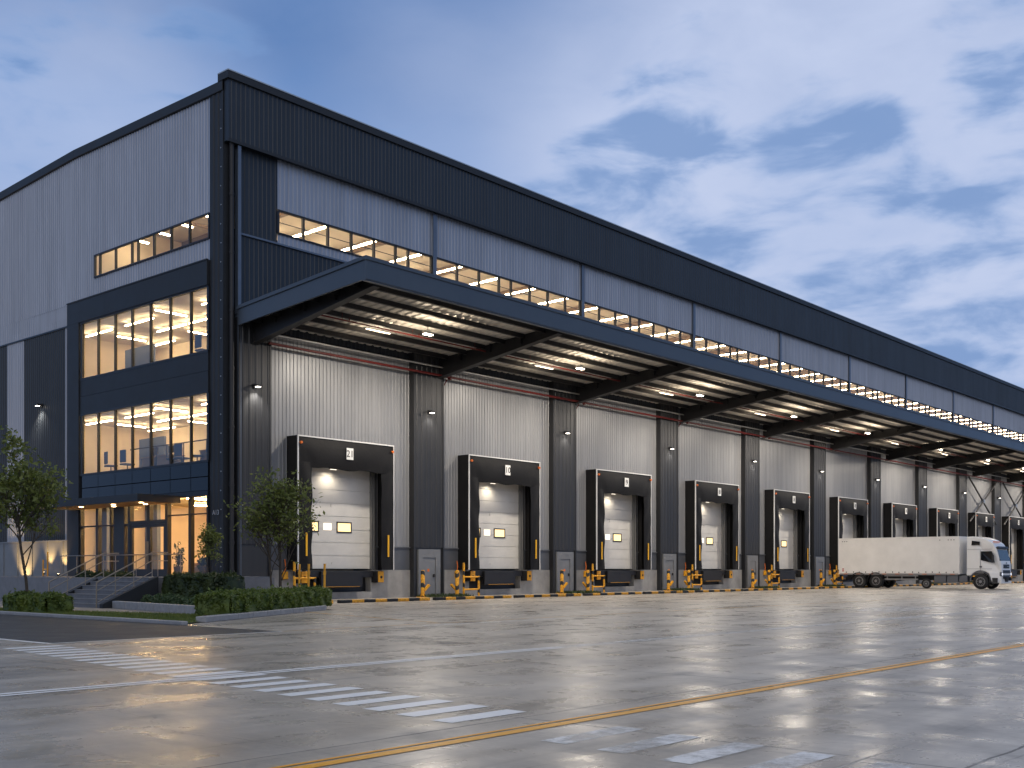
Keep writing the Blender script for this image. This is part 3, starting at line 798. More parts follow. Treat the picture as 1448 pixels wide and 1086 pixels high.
for i, l in zip((1, 2, 3), rz_lab):
    mb = MB(); x = PX[i] + 1.16; mb.tube([(x, -.18, 2.6), (x, -.18, 10.8), (x, -.50, 11.2)], .035, 6)
    for z in (3.5, 5.5, 7.5, 9.5): mb.box(x - .05, x + .05, -.2, .0, z, z + .05)
    tag(mb.build('riser_pipe', M['red_pipe']), l, 'pipe', 'red riser pipes')

# wall lamps on the pilasters
def make_wall_lamp():
    t = thing('wall_lamp', 'x', 'lamp', group='wall lamps on the pilasters')
    m_ = MB(); m_.box(-.17, .17, -.34, -.05, .03, .13); m_.box(-.10, .10, -.05, .0, -.04, .18)
    m_.build('housing', M['steel_dark'], t, bevel=.02)
    MB().box(-.09, .09, -.30, -.14, .012, .03).build('lens', M['walllamp'], t)
    return t
w0 = make_wall_lamp()
for i in range(NP):
    c = w0 if i == 0 else dup(w0, None, None)
    c.location = (PX[i], -.362, 9.33)
    c['label'] = '%s small wall lamp down the dock wall, on the %s pilaster from the office corner' % (ORD[i], ORD[i])
    add_light('wall_light', 'SPOT', (PX[i], -.362 - .24, 9.30), 190 if i == 0 else 75, (1.0, .93, .82), .05, (R(6), 0, 0), 105, .9)
tw = dup(w0, (-.045, 16.6, 10.0), 'small wall lamp high on the dark left panel beside the office', rz=R(-90))
tw['group'] = 'wall lamps on the office side'
add_light('wall_light', 'SPOT', (-.36, 16.6, 9.97), 260, (1.0, .88, .72), .05, (0, R(-8), 0), 110, .9)

# cross braces in the far bays
for i, (a, b) in enumerate(((PX[8] + 1.1, PX[9] - 1.1), (PX[9] + 1.1, PX[10] - 1.1))):
    t = thing('cross_brace', ['dark steel cross brace above the ninth dock shelter from the corner', 'dark steel cross brace at the far end above the tenth dock shelter'][i], 'brace', ((a + b) / 2, -.6, 0), group='cross braces')
    w = (b - a) / 2
    for s in (-1, 1):
        m_ = MB(); m_.tube([(-w * s, 0, 11.1), (w * s, .08 * s, 6.4)], .09, 8); m_.build('rod', M['steel_dark'], t)
    m_ = MB(); m_.box(-.25, .25, -.13, .13, 8.55, 8.95); m_.build('gusset', M['flange'], t)

# ------------------------------------------------------------------ dock shelters and levellers
def make_shelter():
    t = thing('dock_shelter', 'x', 'dock shelter', group='black dock shelters along the wall')
    h, zt, zb, D = 2.9, 7.42, 1.38, -.85
    m_ = MB()
    m_.box(-h, -h + .1, D, -.04, zb, zt - .1); m_.box(h - .1, h, D, -.04, zb, zt - .1); m_.box(-h, h, D, -.04, zt - .1, zt)
    m_.box(-h + .1, -2.25, -.35, -.05, zb, zt - .1); m_.box(2.58, h - .1, -.35, -.05, zb, zt - .1); m_.box(-2.25, 2.58, -.35, -.05, 6.2, zt - .1)
    m_.build('frame', M['shelter'], t)
    # header curtain: a sagging sheet with folds
    nx, nz = 28, 10; m_ = MB(); vs = []; fs = []
    for i in range(nx + 1):
        u = -1 + 2 * i / nx
        for j in range(nz + 1):
            v = j / nz
            zb_ = 6.02 + .05 * u * u - .04 * math.cos(u * 9)
            z = zt - .1 + (zb_ - zt + .1) * v
            bul = .16 * math.sin(v * math.pi) * (1 - abs(u) ** 6) + .05 * math.sin(5 * u + 4 * v) * v
            bul -= .10 * max(0, 1 - abs(abs(u) - (.74 + .18 * (1 - v))) * 14) * v
            vs.append((u * (h - .06), D - .02 - bul * .55, z))
    for i in range(nx):
        for j in range(nz): a = i * (nz + 1) + j; fs.append((a, a + nz + 1, a + nz + 2, a + 1))
    m_.add(vs, fs, True); m_.build('header_curtain', M['shelter'], t)
    for s in (-1, 1):
        m_ = MB(); vs = []; fs = []; nx2, nz2 = 6, 26
        for i in range(nx2 + 1):
            u = i / nx2
            for j in range(nz2 + 1):
                v = j / nz2
                vs.append((s * (h - .03 - u * .76 - .02 * math.sin(v * 21) * u), D + .0 - .045 * math.sin(u * 3.1) + .022 * math.sin(v * 17 + u * 5), zb + .0 + (6.25 - zb) * v))
        for i in range(nx2):
            for j in range(nz2): a = i * (nz2 + 1) + j; fs.append((a, a + nz2 + 1, a + nz2 + 2, a + 1))
        m_.add(vs, fs, True); m_.build('side_curtain', M['shelter'], t)
        m_ = MB(); x = s * (h - .42); m_.box(x - .045, x + .045, D - .10, D - .07, 2.0, 3.05); m_.build('guide_strip', M['door_lit_strip'], t)
        m_ = MB(); x = s * (h - .13); m_.tube([(x, D - .12, zt - .32), (x, D - .02, zt - .32)], .06, 8); m_.build('marker_light', M['orange'], t)
    m_ = MB()
    m_.box(-h - .01, -h + .03, D - .03, D + .04, zb, zt + .01); m_.box(h - .03, h + .01, D - .03, D + .04, zb, zt + .01); m_.box(-h + .03, h - .03, D - .03, D + .04, zt - .045, zt + .01)
    m_.build('edge_trim', M['shelter_edge'], t)
    return t
s0 = make_shelter()
NUM = ['21', '10', '9', '8', '8', '8', '8', '8', '8', '3', '8', '8']
# sign artwork kept apart so each shelter gets its own number
def add_sign(parent, txt):
    m_ = MB(); m_.box(-.20, .20, -.03, 0, -.27, .27); s = m_.build('number_sign', M['sign_white'], parent, loc=(.0, -.985, 6.78))
    text_mesh(txt, .44, 'number', M['sign_black'], s, (0, -.036, -.01), (R(90), 0, 0))
shelters = []
near = ['beside the planted corner tree', 'second from the office corner', 'third from the office corner', 'fourth from the office corner', 'fifth from the office corner, last one clear of the truck',
        'sixth from the office corner, above the trailer rear', 'seventh from the corner, above the trailer middle', 'eighth from the corner, above the trailer front', 'ninth from the corner, above the truck cab', 'tenth from the corner, right of the truck cab', 'eleventh from the corner', 'twelfth from the corner']
for i in range(NP):
    c = s0 if i == 0 else dup(s0, None, None)
    c.location = (CXD[i], 0, 0); shelters.append(c)
    c['label'] = 'black dock shelter numbered %s, %s' % (NUM[i], near[i])
for i, c in enumerate(shelters): add_sign(c, NUM[i])
def make_leveller():
    t = thing('dock_leveller', 'x', 'dock leveller', group='dock levellers below the doors')
    MB().box(-2.05, 2.05, -.30, .65, 1.02, 1.34).build('platform', M['truck_black'], t, bevel=.01)
    m_ = MB(); m_.box(-1.25, 1.25, -.46, -.31, .56, 1.30); m_.box(-1.1, 1.1, -.52, -.46, .56, .62)
    for k in (-1.15, -.5, .0, .5, 1.15): m_.cbox((k, -.465, 1.14), (.05, .02, .05))
    m_.build('lip', M['truck_black'], t, bevel=.008)
    MB().box(-1.02, 1.02, -.524, -.5205, .575, .59).build('lip_marking', M['yellow'], t)
    for s in (-1, 1):
        m_ = MB(); m_.box(s * 2.32 - .2, s * 2.32 + .2, -.55, -.10, .76, 1.31)
        b_ = m_.build('bumper', M['rubber'], t, bevel=.015)
        m_ = MB(); m_.box(s * 2.32 - .17, s * 2.32 + .17, -.60, -.55, .77, 1.30); m_.build('bumper_plate', M['yellow'], b_, bevel=.01)
        m_ = MB(); m_.tube([(s * 2.32, -.62, 1.02), (s * 2.32, -.595, 1.02)], .07, 10); m_.build('bolt_hole', M['rubber'], b_)
    return t
def make_dock_lamp():
    t = thing('dock_lamp', 'x', 'lamp', group='dock lamps inside the shelters')
    MB().box(-.22, .22, -.05, .05, .03, .12).build('housing', M['steel_dark'], t)
    MB().box(-.18, .18, -.035, .035, .01, .03).build('lens', M['tube'], t)
    return t
q0 = make_dock_lamp()
for i in range(NP):
    c = q0 if i == 0 else dup(q0, None, None)
    c.location = (CXD[i] - .4, -.28, 6.05); c['label'] = 'small dock lamp behind the header of the %s dock shelter from the office corner' % ORD[i]
    add_light('dock_light', 'SPOT', (CXD[i] - .4, -.30, 6.02), 55, (1.0, .86, .66), .08, (R(14), 0, 0), 150, .8)
v0 = make_leveller()
for i in range(NP):
    c = v0 if i == 0 else dup(v0, None, None)
    c.location = (CXD[i], 0, 0); c['label'] = 'black dock leveller with yellow bumpers under the %s dock door from the office corner' % ORD[i]

# ------------------------------------------------------------------ yard furniture at the wall
def make_bollard():
    t = thing('bollard', 'x', 'bollard', group='striped bollards by the pilasters')
    m_ = MB(); m_.tube([(0, 0, 0), (0, 0, 1.28), (0, 0, 1.36)], [.105, .105, .07], 14); m_.build('post', M['post'], t)
    MB().box(-.24, .24, -.24, .24, 0, .03).build('base_plate', M['yellow'], t)
    m_ = MB(); m_.bar((0, -.1, .35), (.32, -.12, .62), .12, .10); m_.build('brace', M['yellow'], t)
    return t
b0 = make_bollard()
first = True
for i in range(1, 11):
    for s, nm in ((-1, 'left'), (1, 'right')):
        c = b0 if first else dup(b0, None, None); first = False
        c.location = (PX[i] + (s * 1.02 if s < 0 else 1.45), -.95, 0); c.rotation_euler = (0, 0, 0 if s < 0 else R(180))
        c['label'] = 'yellow and black striped bollard at the %s of the %s pilaster from the corner' % (nm, ORD[i])
def make_rail():
    t = thing('safety_rail', 'x', 'safety rail', group='striped safety rails beside the pilasters')
    for k, (x, h) in enumerate(((0, 1.75), (1.15, 1.05))):
        m_ = MB(); m_.tube([(x, 0, 0), (x, 0, h)], .06, 10); m_.build('post', M['post'], t)
    m_ = MB(); m_.tube([(0, 0, .35), (1.15, 0, .35)], .045, 8); m_.tube([(0, 0, 1.0), (1.15, 0, 1.0)], .045, 8); m_.build('crossbar', M['yellow'], t)
    return t
r0 = make_rail(); first = True
for i in range(0, 10):
    c = r0 if first else dup(r0, None, None); first = False
    c.location = (PX[i] + (2.05 if i else 1.75), -.85, 0); c['label'] = 'yellow and black safety rail standing right of the %s pilaster from the corner' % ORD[i]
def make_ctrl():
    t = thing('control_box', 'x', 'control box', group='yellow control boxes on the plinth')
    MB().box(-.13, .13, -.16, -.02, .95, 1.30).build('box_body', M['yellow'], t, bevel=.02)
    m_ = MB(); m_.tube([(0, -.08, 1.3), (.03, -.1, 1.55), (.0, -.07, 1.85)], .03, 6); m_.build('cable', M['orange'], t)
    return t
k0 = make_ctrl(); first = True
for i in range(0, 10):
    c = k0 if first else dup(k0, None, None); first = False
    c.location = (CXD[i] - 3.1, -.09, 0); c['label'] = 'small yellow control box left of the %s dock door from the office corner' % ORD[i]
# striped kerbs in front of the docks
n = 0
KX = [(-1.2, .9), (3.3, 6.7)] ; KX = []
x = -3.6
segs = []
while x < 118:
    segs.append((x, x + 5.2)); x += 5.55
for i, (a, b) in enumerate(segs):
    m_ = MB(); m_.box(0, b - a, -.11, .11, 0, .13)
    o = m_.build('striped_kerb', M['kerb'], loc=(a, -5.2, .002), bevel=.025)
    tag(o, '%s yellow and black kerb bar along the dock apron from the hedge' % ORD[i], 'kerb bar', 'striped kerb bars in front of the docks')

# ------------------------------------------------------------------ truck
def make_truck():
    t = thing('delivery_truck', 'white articulated delivery truck parked nose-out in front of the dock wall', 'truck')
    # local: +x = forward, width along y; rear at x=0; the visible side is y = -1.28
    Wd = 1.27
    tr = MB().box(0, 8.95, -Wd, Wd, 1.08, 3.72).build('trailer_box', M['trailer'], t, bevel=.03)
    m_ = MB()
    m_.box(-.03, .05, -Wd - .02, Wd + .02, 1.05, 3.75); m_.box(8.90, 8.98, -Wd - .02, Wd + .02, 1.05, 3.75)
    m_.box(.05, 8.9, -Wd - .02, -Wd + .05, 3.66, 3.75); m_.box(.05, 8.9, Wd - .05, Wd + .02, 3.66, 3.75)
    m_.build('edge_rail', M['trailer'], tr)
    m_ = MB(); m_.box(.05, 8.9, -Wd - .015, -Wd + .1, .98, 1.08); m_.box(.05, 8.9, Wd - .1, Wd + .015, .98, 1.08); m_.build('side_rail', M['orange'] if False else M['rim'], tr)
    m_ = MB()
    for k in range(17): m_.cbox((.6 + k * .5 + random.uniform(-.05, .05), -Wd - .02, 1.16 + random.uniform(0, .05)), (.05, .02, .10))
    for x in (.25, .42, .59, 8.2, 8.4, 8.6, 7.6): m_.cbox((x, -Wd - .012, 3.50), (.07, .02, .05))
    m_.build('strap_hooks', M['truck_black'], tr)
    m_ = MB()
    for k in range(9): m_.cbox((.5 + k * 1.0, -Wd - .03, 1.05), (.32, .012, .035))
    m_.build('reflector_tape', M['orange'], tr)
    m_ = MB(); m_.box(.22, .36, -Wd - .012, -Wd, 1.38, 1.46); m_.box(.22, .36, -Wd - .012, -Wd, 1.24, 1.32); m_.build('rear_marker', M['red'], tr)
    m_ = MB(); m_.box(.3, 9.2, -.5, .5, .72, 1.0); m_.box(.1, 12.0, -.42, -.30, .6, .85); m_.box(.1, 12.0, .30, .42, .6, .85)
    m_.box(.0, .12, -1.2, 1.2, .45, .62)
    m_.build('chassis', M['truck_black'], t)
    m_ = MB()
    for z in (.88, .62): m_.box(3.5, 6.0, -1.22, -1.18, z, z + .10); m_.box(3.5, 6.0, 1.18, 1.22, z, z + .10)
    for x in (3.7, 4.8, 5.8):
        for s in (-1, 1): m_.box(x - .03, x + .03, s * 1.17 - .02, s * 1.17 + .02, .6, 1.02)
    m_.build('side_guard', M['rim'], t)
    m_ = MB(); m_.box(7.15, 8.0, -1.2, -.55, .42, .98); m_.box(8.06, 8.85, -1.2, -.55, .44, .96); m_.box(8.9, 9.5, -1.15, -.55, .48, .95); m_.box(7.15, 8.6, .55, 1.2, .42, .98)
    m_.build('side_locker', M['truck_grey'], t, bevel=.04)
    def wheel(x, y, r, w, twin=False):
        m2 = MB(); s = 1 if y > 0 else -1
        yo = y; yi = y - s * w
        prof = [(r * .62, 0), (r * .9, -.0), (r, .06), (r, w - .06), (r * .9, w), (r * .62, w)]
        n = 28; vs = []; fs = []
        for k in range(n):
            a = 6.28318 * k / n
            for (rr, d) in prof: vs.append((x + rr * math.cos(a), yo - s * d, r + rr * math.sin(a)))
        q = len(prof)
        for k in range(n):
            for j in range(q - 1): fs.append((k * q + j, ((k + 1) % n) * q + j, ((k + 1) % n) * q + j + 1, k * q + j + 1))
        m2.add(vs, fs, True)
        ty = m2.build('wheel', M['rubber'], t)
        m3 = MB(); m3.tube([(x, yo - s * .02, r), (x, yo + s * .012, r)], [r * .60, r * .57], 24); m3.cur = 1; m3.tube([(x, yo - s * .02, r), (x, yo + s * .014, r)], [r * .50, r * .50], 24); m3.cur = 0; m3.tube([(x, yo - s * .06, r), (x, yo + s * .05, r)], [r * .26, r * .18], 16)
        for k in range(10): a = k * .628; m3.tube([(x + r * .4 * math.cos(a), yo - s * .04, r + r * .4 * math.sin(a)), (x + r * .4 * math.cos(a), yo + s * .03, r + r * .4 * math.sin(a))], .025, 6)
        m3.build('rim', [M['rim'], M['truck_black']], ty)
    for s in (-1, 1):
        wheel(1.55, s * 1.24, .53, .32); wheel(2.85, s * 1.24, .53, .32); wheel(10.42, s * 1.24, .53, .32)
    wheel(6.55, -1.1, .36, .2)
    for x in (1.55, 2.85):
        m_ = MB(); pts = [(x + .62 * math.cos(a), .53 + .62 * math.sin(a)) for a in [math.pi * (1 - k / 10) for k in range(11)]]
        for p, q in zip(pts[:-1], pts[1:]):
            for s in (-1, 1): m_.hull8([(p[0], s * 1.24 - .18, p[1]), (p[0], s * 1.24 + .02, p[1]), (q[0], s * 1.24 + .02, q[1]), (q[0], s * 1.24 - .18, q[1]), (p[0], s * 1.24 - .18, p[1] + .03), (p[0], s * 1.24 + .02, p[1] + .03), (q[0], s * 1.24 + .02, q[1] + .03), (q[0], s * 1.24 - .18, q[1] + .03)])
        m_.build('mudguard', M['truck_black'], t)
    # cab: sections of half width along the side profile
    prof = [(9.45, .95), (9.45, 3.70), (9.85, 3.72), (10.35, 3.66), (10.85, 3.48), (11.25, 3.20), (11.42, 2.92), (11.50, 2.74), (11.72, 1.95), (11.76, 1.80), (11.78, 1.2), (11.74, .45), (11.15, .42), (11.08, .80), (10.98, 1.08), (10.74, 1.24), (10.42, 1.30), (10.10, 1.24), (9.86, 1.08), (9.78, .95)]
    Wc = 1.25
    m_ = MB(); n = len(prof)
    def hw(x, z):     # the nose and roof taper in plan
        w = Wc - max(0, x - 11.1) ** 2 * .42
        if z > 3.0: w -= (z - 3.0) * .13
        return w
    vs = [(x, -hw(x, z), z) for x, z in prof] + [(x, hw(x, z), z) for x, z in prof]
    fs = [(i, (i + 1) % n, n + (i + 1) % n, n + i) for i in range(n)]
    # sides: fan strips
    top = [1, 2, 3, 4, 5, 6, 7, 8, 9]
    def side(o, flip):
        polys = [(0, 1, 2, 3, 4, 5, 6, 7, 8, 9, 10, 11, 12, 13, 14, 15, 16, 17, 18, 19)]
        for p in polys: fs.append(tuple(o + i for i in (p if not flip else p[::-1])))
    side(0, True); side(n, False)
    m_.add(vs, fs); cab = m_.build('cab', M['white_paint'], t, bevel=.07)
    # windscreen proud of the front, curved top visor
    def fr(x0, z0, x1, z1, w0, w1, off, th, name, m, parent):
        q = MB(); d = Vector((z0 - z1, 0, x1 - x0)).normalized() if True else None
        nx_, nz_ = (z0 - z1), (x1 - x0); l = math.hypot(nx_, nz_); nx_, nz_ = nx_ / l, nz_ / l
        if nx_ < 0: nx_, nz_ = -nx_, -nz_
        a = [(x0 + nx_ * off, z0 + nz_ * off), (x1 + nx_ * off, z1 + nz_ * off)]; b_ = [(x0 + nx_ * (off - th), z0 + nz_ * (off - th)), (x1 + nx_ * (off - th), z1 + nz_ * (off - th))]
        q.hull8([(b_[0][0], -w0, b_[0][1]), (b_[0][0], w0, b_[0][1]), (a[0][0], w0, a[0][1]), (a[0][0], -w0, a[0][1]), (b_[1][0], -w1, b_[1][1]), (b_[1][0], w1, b_[1][1]), (a[1][0], w1, a[1][1]), (a[1][0], -w1, a[1][1])])
        return q.build(name, m, parent, bevel=.01)
    ws = fr(11.71, 1.99, 11.49, 2.76, 1.10, 1.06, .02, .06, 'windscreen', M['truck_glass'], cab)
    fr(11.46, 2.80, 11.40, 2.95, 1.12, 1.08, .16, .18, 'sun_visor', M['truck_black'], cab)
    q = MB(); q.box(11.74, 11.80, -.62, .62, 1.46, 1.74); q.build('upper_grille', M['truck_black'], cab, bevel=.02)
    q = MB(); q.box(11.77, 11.805, -.75, .75, 1.12, 1.34); q.box(11.76, 11.80, -.70, .70, .74, .98); q.build('lower_grille', M['truck_black'], cab, bevel=.01)
    q = MB(); q.tube([(11.78, 0, 1.84), (11.80, 0, 1.84)], .07, 12); q.box(11.80, 11.81, .1, .5, 1.57, 1.62); q.build('front_badge', M['rim'], cab)
    q = MB(); q.box(11.75, 11.80, -.34, .34, .50, .60); q.build('number_plate', M['truck_black'], cab)
    q = MB(); q.box(11.62, 11.79, -1.12, 1.12, .40, .70); q.build('bumper', M['white_paint'], cab, bevel=.03)
    for s in (-1, 1):
        q = MB(); q.cbox((11.72, s * .93, 1.06), (.14, .34, .30)); h = q.build('headlight', M['truck_grey'], cab, bevel=.04)
        q = MB(); q.tube([(11.78, s * .95, 1.06), (11.81, s * .95, 1.06)], .10, 14); q.build('lens', M['headlight'], h)
        # side glass
        ys = s * (Wc - .0)
        q = MB(); pts = [(10.45, 2.05), (10.45, 2.66), (11.18, 2.66), (11.38, 1.86), (11.05, 1.90)]
        pv = [(x, s * (hw(x, z) + .012), z) for x, z in pts] + [(x, s * (hw(x, z) - .02), z) for x, z in pts]
        k = len(pts); q.add(pv, [tuple(range(k)), tuple(range(2 * k - 1, k - 1, -1))] + [(i, (i + 1) % k, k + (i + 1) % k, k + i) for i in range(k)])
        q.build('side_window', M['truck_glass'] if False else M['dark_glass'], cab)
        q = MB(); pts = [(9.80, 3.10), (9.82, 3.42), (10.36, 3.34), (10.36, 3.10)]
        pv = [(x, s * (hw(x, z) + .012), z) for x, z in pts] + [(x, s * (hw(x, z) - .03), z) for x, z in pts]
        k = len(pts); q.add(pv, [tuple(range(k)), tuple(range(2 * k - 1, k - 1, -1))] + [(i, (i + 1) % k, k + (i + 1) % k, k + i) for i in range(k)])
        q.build('sleeper_window', M['dark_glass'], cab)
        q = MB()
        q.box(10.40, 10.42, ys - .003, ys + .004, 1.32, 2.75) if s > 0 else q.box(10.40, 10.42, ys - .004, ys + .003, 1.32, 2.75)
        for zz in (2.80, 1.42): q.box(9.5, 11.2, min(ys, ys + s * .004), max(ys, ys + s * .004), zz, zz + .018)
        q.box(10.36, 10.52, min(ys, ys + s * .02), max(ys, ys + s * .02), 1.52, 1.64)
        q.build('door_seam', M['truck_grey'], cab)
        q = MB(); q.box(11.22, 11.34, s * 1.36 - .09, s * 1.36 + .09, 1.86, 2.42); q.bar((11.25, s * 1.2, 2.5), (11.28, s * 1.36, 2.44), .04, .04); q.build('mirror', M['truck_black'], cab, bevel=.03)
        # wheel arch
        q = MB(); ap = [(10.42 + .66 * math.cos(a), .60 + .66 * math.sin(a)) for a in [math.pi * (1.02 - 1.0 * k / 12) for k in range(13)]]
        for p, r_ in zip(ap[:-1], ap[1:]):
            y0, y1 = s * 1.12, s * 1.275
            if y0 > y1: y0, y1 = y1, y0
            def o_(pt, e): return (10.42 + (pt[0] - 10.42) * e, .60 + (pt[1] - .60) * e)
            P0, P1, Q0, Q1 = p, r_, o_(p, 1.10), o_(r_, 1.10)
            q.hull8([(P0[0], y0, P0[1]), (P0[0], y1, P0[1]), (P1[0], y1, P1[1]), (P1[0], y0, P1[1]), (Q0[0], y0, Q0[1]), (Q0[0], y1, Q0[1]), (Q1[0], y1, Q1[1]), (Q1[0], y0, Q1[1])])
        q.build('wheel_arch', M['truck_grey'], cab)
        q = MB(); q.box(11.02, 11.55, s * 1.18 - .05, s * 1.18 + .05, .45, .80); q.build('step', M['truck_black'], cab)
    q = MB()
    for y in (-.55, -.3, .0, .3, .55): q.cbox((11.12, y, 3.34), (.12, .10, .05))
    q.build('roof_marker_light', M['orange'], cab)
    return t
T = make_truck(); T.location = (53.55, -4.0, .0); T.rotation_euler = (0, 0, R(-90))

# ------------------------------------------------------------------ trees and planting
def make_tree(name, label, loc, H, fork, spread, nl, leafsize, seed, stems=1, lean=.0, r0=.055):
    rs = random.Random(seed)
    t = thing(name, label, 'tree', loc)
    tk = MB(); pts = []
    def branch(p, d, L, r, lvl):
        segs = 4; P = [Vector(p)]; dd = Vector(d).normalized()
        for s in range(segs):
            dd = (dd + Vector((rs.gauss(0, .10), rs.gauss(0, .10), rs.gauss(.05, .05)))).normalized()
            P.append(P[-1] + dd * L / segs)
        tk.tube(P, [r * (1 - .55 * i / segs) for i in range(segs + 1)], 6 if lvl < 2 else 4, False)
        if lvl >= 1:
            for q in P[2:]: 
                for _ in range(3 if lvl > 1 else 1): pts.append((q, L))
        if lvl < 3:
            nb = (9, 5, 4)[lvl] if lvl else 0
            for k in range(nb if lvl else 11):
                f = rs.uniform(.35, 1) if lvl else rs.uniform(fork / (H * .8), .98)
                x = f * segs; i = min(segs - 1, int(x)); q = P[i].lerp(P[i + 1], x - i)
                a = rs.uniform(0, 6.283); up = rs.uniform(.8, 2.1) if lvl == 0 else rs.uniform(.1, .9)
                nd = Vector((math.cos(a), math.sin(a), up)) if lvl == 0 else (dd * .8 + Vector((math.cos(a), math.sin(a), up * .6)) * .8)
                l2 = (spread * rs.uniform(.75, 1.2) * (1.25 - .75 * f)) if lvl == 0 else L * rs.uniform(.4, .65)
                branch(q, nd, l2, max(.006, r * (.5 if lvl else .42)), lvl + 1)
    for s in range(stems):
        a = s * 6.28 / max(1, stems) + .4
        d = Vector((math.cos(a) * lean, math.sin(a) * lean, 1))
        branch((math.cos(a) * .12 * (stems > 1), math.sin(a) * .12 * (stems > 1), 0), d, H * .82 * rs.uniform(.9, 1.0), r0, 0)
    tk.build('trunk', M['bark'], t)
    cr = MB(); lp = []
    st = random.getstate(); random.seed(seed)
    for _ in range(nl):
        q, L = rs.choice(pts); s = .10 + .10 * L
        lp.append((q.x + rs.gauss(0, s), q.y + rs.gauss(0, s), q.z + rs.gauss(0, s * .8)))
    leaf_quads(cr, lp, leafsize, .6); random.setstate(st)
    cr.build('crown', M['leaf'], t)
    return t
make_tree('street_tree', 'slender young tree at the left edge beside the office stairs', (-10.9, -5.0, 0), 5.7, 1.2, 1.95, 3300, .085, 3)
make_tree('street_tree', 'bushy young multi-stemmed tree behind the front hedge by dock door 21', (-3.6, -8.6, 0), 4.5, 1.0, 1.75, 3500, .078, 11, stems=3, lean=.14, r0=.045)
make_tree('small_tree', 'small thin tree in the planter against the lobby glass', (-3.0, -3.2, 0), 3.6, 1.4, .75, 1200, .06, 21, r0=.03)

def hedge(name, label, loc, rz, Lx, Ly, h, n, size, m, rnd=.0, cat='hedge', group=None):
    st = random.getstate(); random.seed(hash((Lx, Ly, h)) % 1000)
    mb = MB(); e = .07
    nx = max(2, int(Lx / .35)); ny = max(2, int(Ly / .35)); nzz = max(2, int(h / .25))
    # lumpy solid core
    bm_pts = []
    def bump(x, y, z): return .05 * math.sin(x * 3.1 + y) + .04 * math.sin(x * 7.3 + z * 4) + .03 * math.sin(y * 6 + z * 5)
    def face(fn, na, nb):
        vs = []; fs = []
        for i in range(na + 1):
            for j in range(nb + 1): vs.append(fn(i / na, j / nb))
        for i in range(na):
            for j in range(nb): a = i * (nb + 1) + j; fs.append((a, a + nb + 1, a + nb + 2, a + 1))
        mb.add(vs, fs, True)
    X, Y = Lx / 2 - e, Ly / 2 - e; Z = h - e
    face(lambda u, v: (-X + 2 * X * u, -Y - bump(u * Lx, 0, v * h) * (v > 0), Z * v), nx, nzz); face(lambda u, v: (-X + 2 * X * u, Y + bump(u * Lx, 2, v * h) * (v > 0), Z * v), nx, nzz)
    face(lambda u, v: (-X - bump(u, 3, v) * (v > 0), -Y + 2 * Y * u, Z * v), ny, nzz); face(lambda u, v: (X + bump(u, 5, v) * (v > 0), -Y + 2 * Y * u, Z * v), ny, nzz)
    face(lambda u, v: (-X + 2 * X * u, -Y + 2 * Y * v, Z + bump(u * Lx, v * Ly, 1)), nx, ny)
    pts = []
    A = [Lx * h, Lx * h, Ly * h, Ly * h, Lx * Ly]
    for _ in range(n):
        k = random.choices(range(5), A)[0]; u, v = random.random(), random.random(); o = abs(random.gauss(0, .035)) - .03
        if k == 0: p = (-X + 2 * X * u, -Y - o - bump(u * Lx, 0, v * h), Z * v)
        elif k == 1: p = (-X + 2 * X * u, Y + o + bump(u * Lx, 2, v * h), Z * v)
        elif k == 2: p = (-X - o, -Y + 2 * Y * u, Z * v)
        elif k == 3: p = (X + o, -Y + 2 * Y * u, Z * v)
        else: p = (-X + 2 * X * u, -Y + 2 * Y * v, Z + o + bump(u * Lx, v * Ly, 1) + (abs(random.gauss(0, .05)) if random.random() < .15 else 0))
        pts.append(p)
    leaf_quads(mb, pts, size, .3); random.setstate(st)
    o = mb.build(name, m, loc=loc); o.rotation_euler = (0, 0, rz)
    return tag(o, label, cat, group)
ang = math.atan2(4.1, 7.0)
hedge('front_hedge', 'long low clipped hedge on the kerbed island in front of the corner', (-6.25, -11.75, .12), ang, 8.3, 1.1, .62, 11000, .055, M['hedge'], group='low clipped hedges')
hedge('front_hedge', 'short clipped hedge at the foot of the left street tree', (-10.9, -5.55, .06), R(90), 3.2, .9, .55, 5000, .05, M['hedge'], group='low clipped hedges')
hedge('tall_shrub', 'dark shrub mass left of the office stairs', (-3.9, 3.0, 0), R(80), 3.2, 1.6, 1.25, 4500, .07, M['shrub'], cat='shrub', group='dark shrubs')
hedge('tall_shrub', 'tall dark shrub hedge in the planter below the lobby glass', (-4.4, -5.1, .1), R(-80), 2.7, 1.7, 1.10, 5000, .07, M['shrub'], cat='shrub', group='dark shrubs')
def round_bush(loc, r, label, seed):
    st = random.getstate(); random.seed(seed); mb = MB(); pts = []
    for _ in range(900):
        d = Vector((random.gauss(0, 1), random.gauss(0, 1), abs(random.gauss(0, 1)))).normalized(); k = random.uniform(.65, 1.05) * (1 + .12 * math.sin(d.x * 5 + seed))
        pts.append((d.x * r * k, d.y * r * k, d.z * r * 1.15 * k))
    n = 10; vs = []; fs = []
    for i in range(n):
        for j in range(6):
            a = 6.283 * i / n; b = 1.57 * j / 5
            vs.append((r * .72 * math.cos(a) * math.cos(b), r * .72 * math.sin(a) * math.cos(b), r * .85 * math.sin(b)))
    for i in range(n):
        for j in range(5): fs.append((i * 6 + j, ((i + 1) % n) * 6 + j, ((i + 1) % n) * 6 + j + 1, i * 6 + j + 1))
    mb.add(vs, fs, True)
    leaf_quads(mb, pts, .05, .3); random.setstate(st)
    tag(mb.build('round_bush', M['bush'], loc=loc), label, 'bush', 'small round bushes behind the planter kerb')
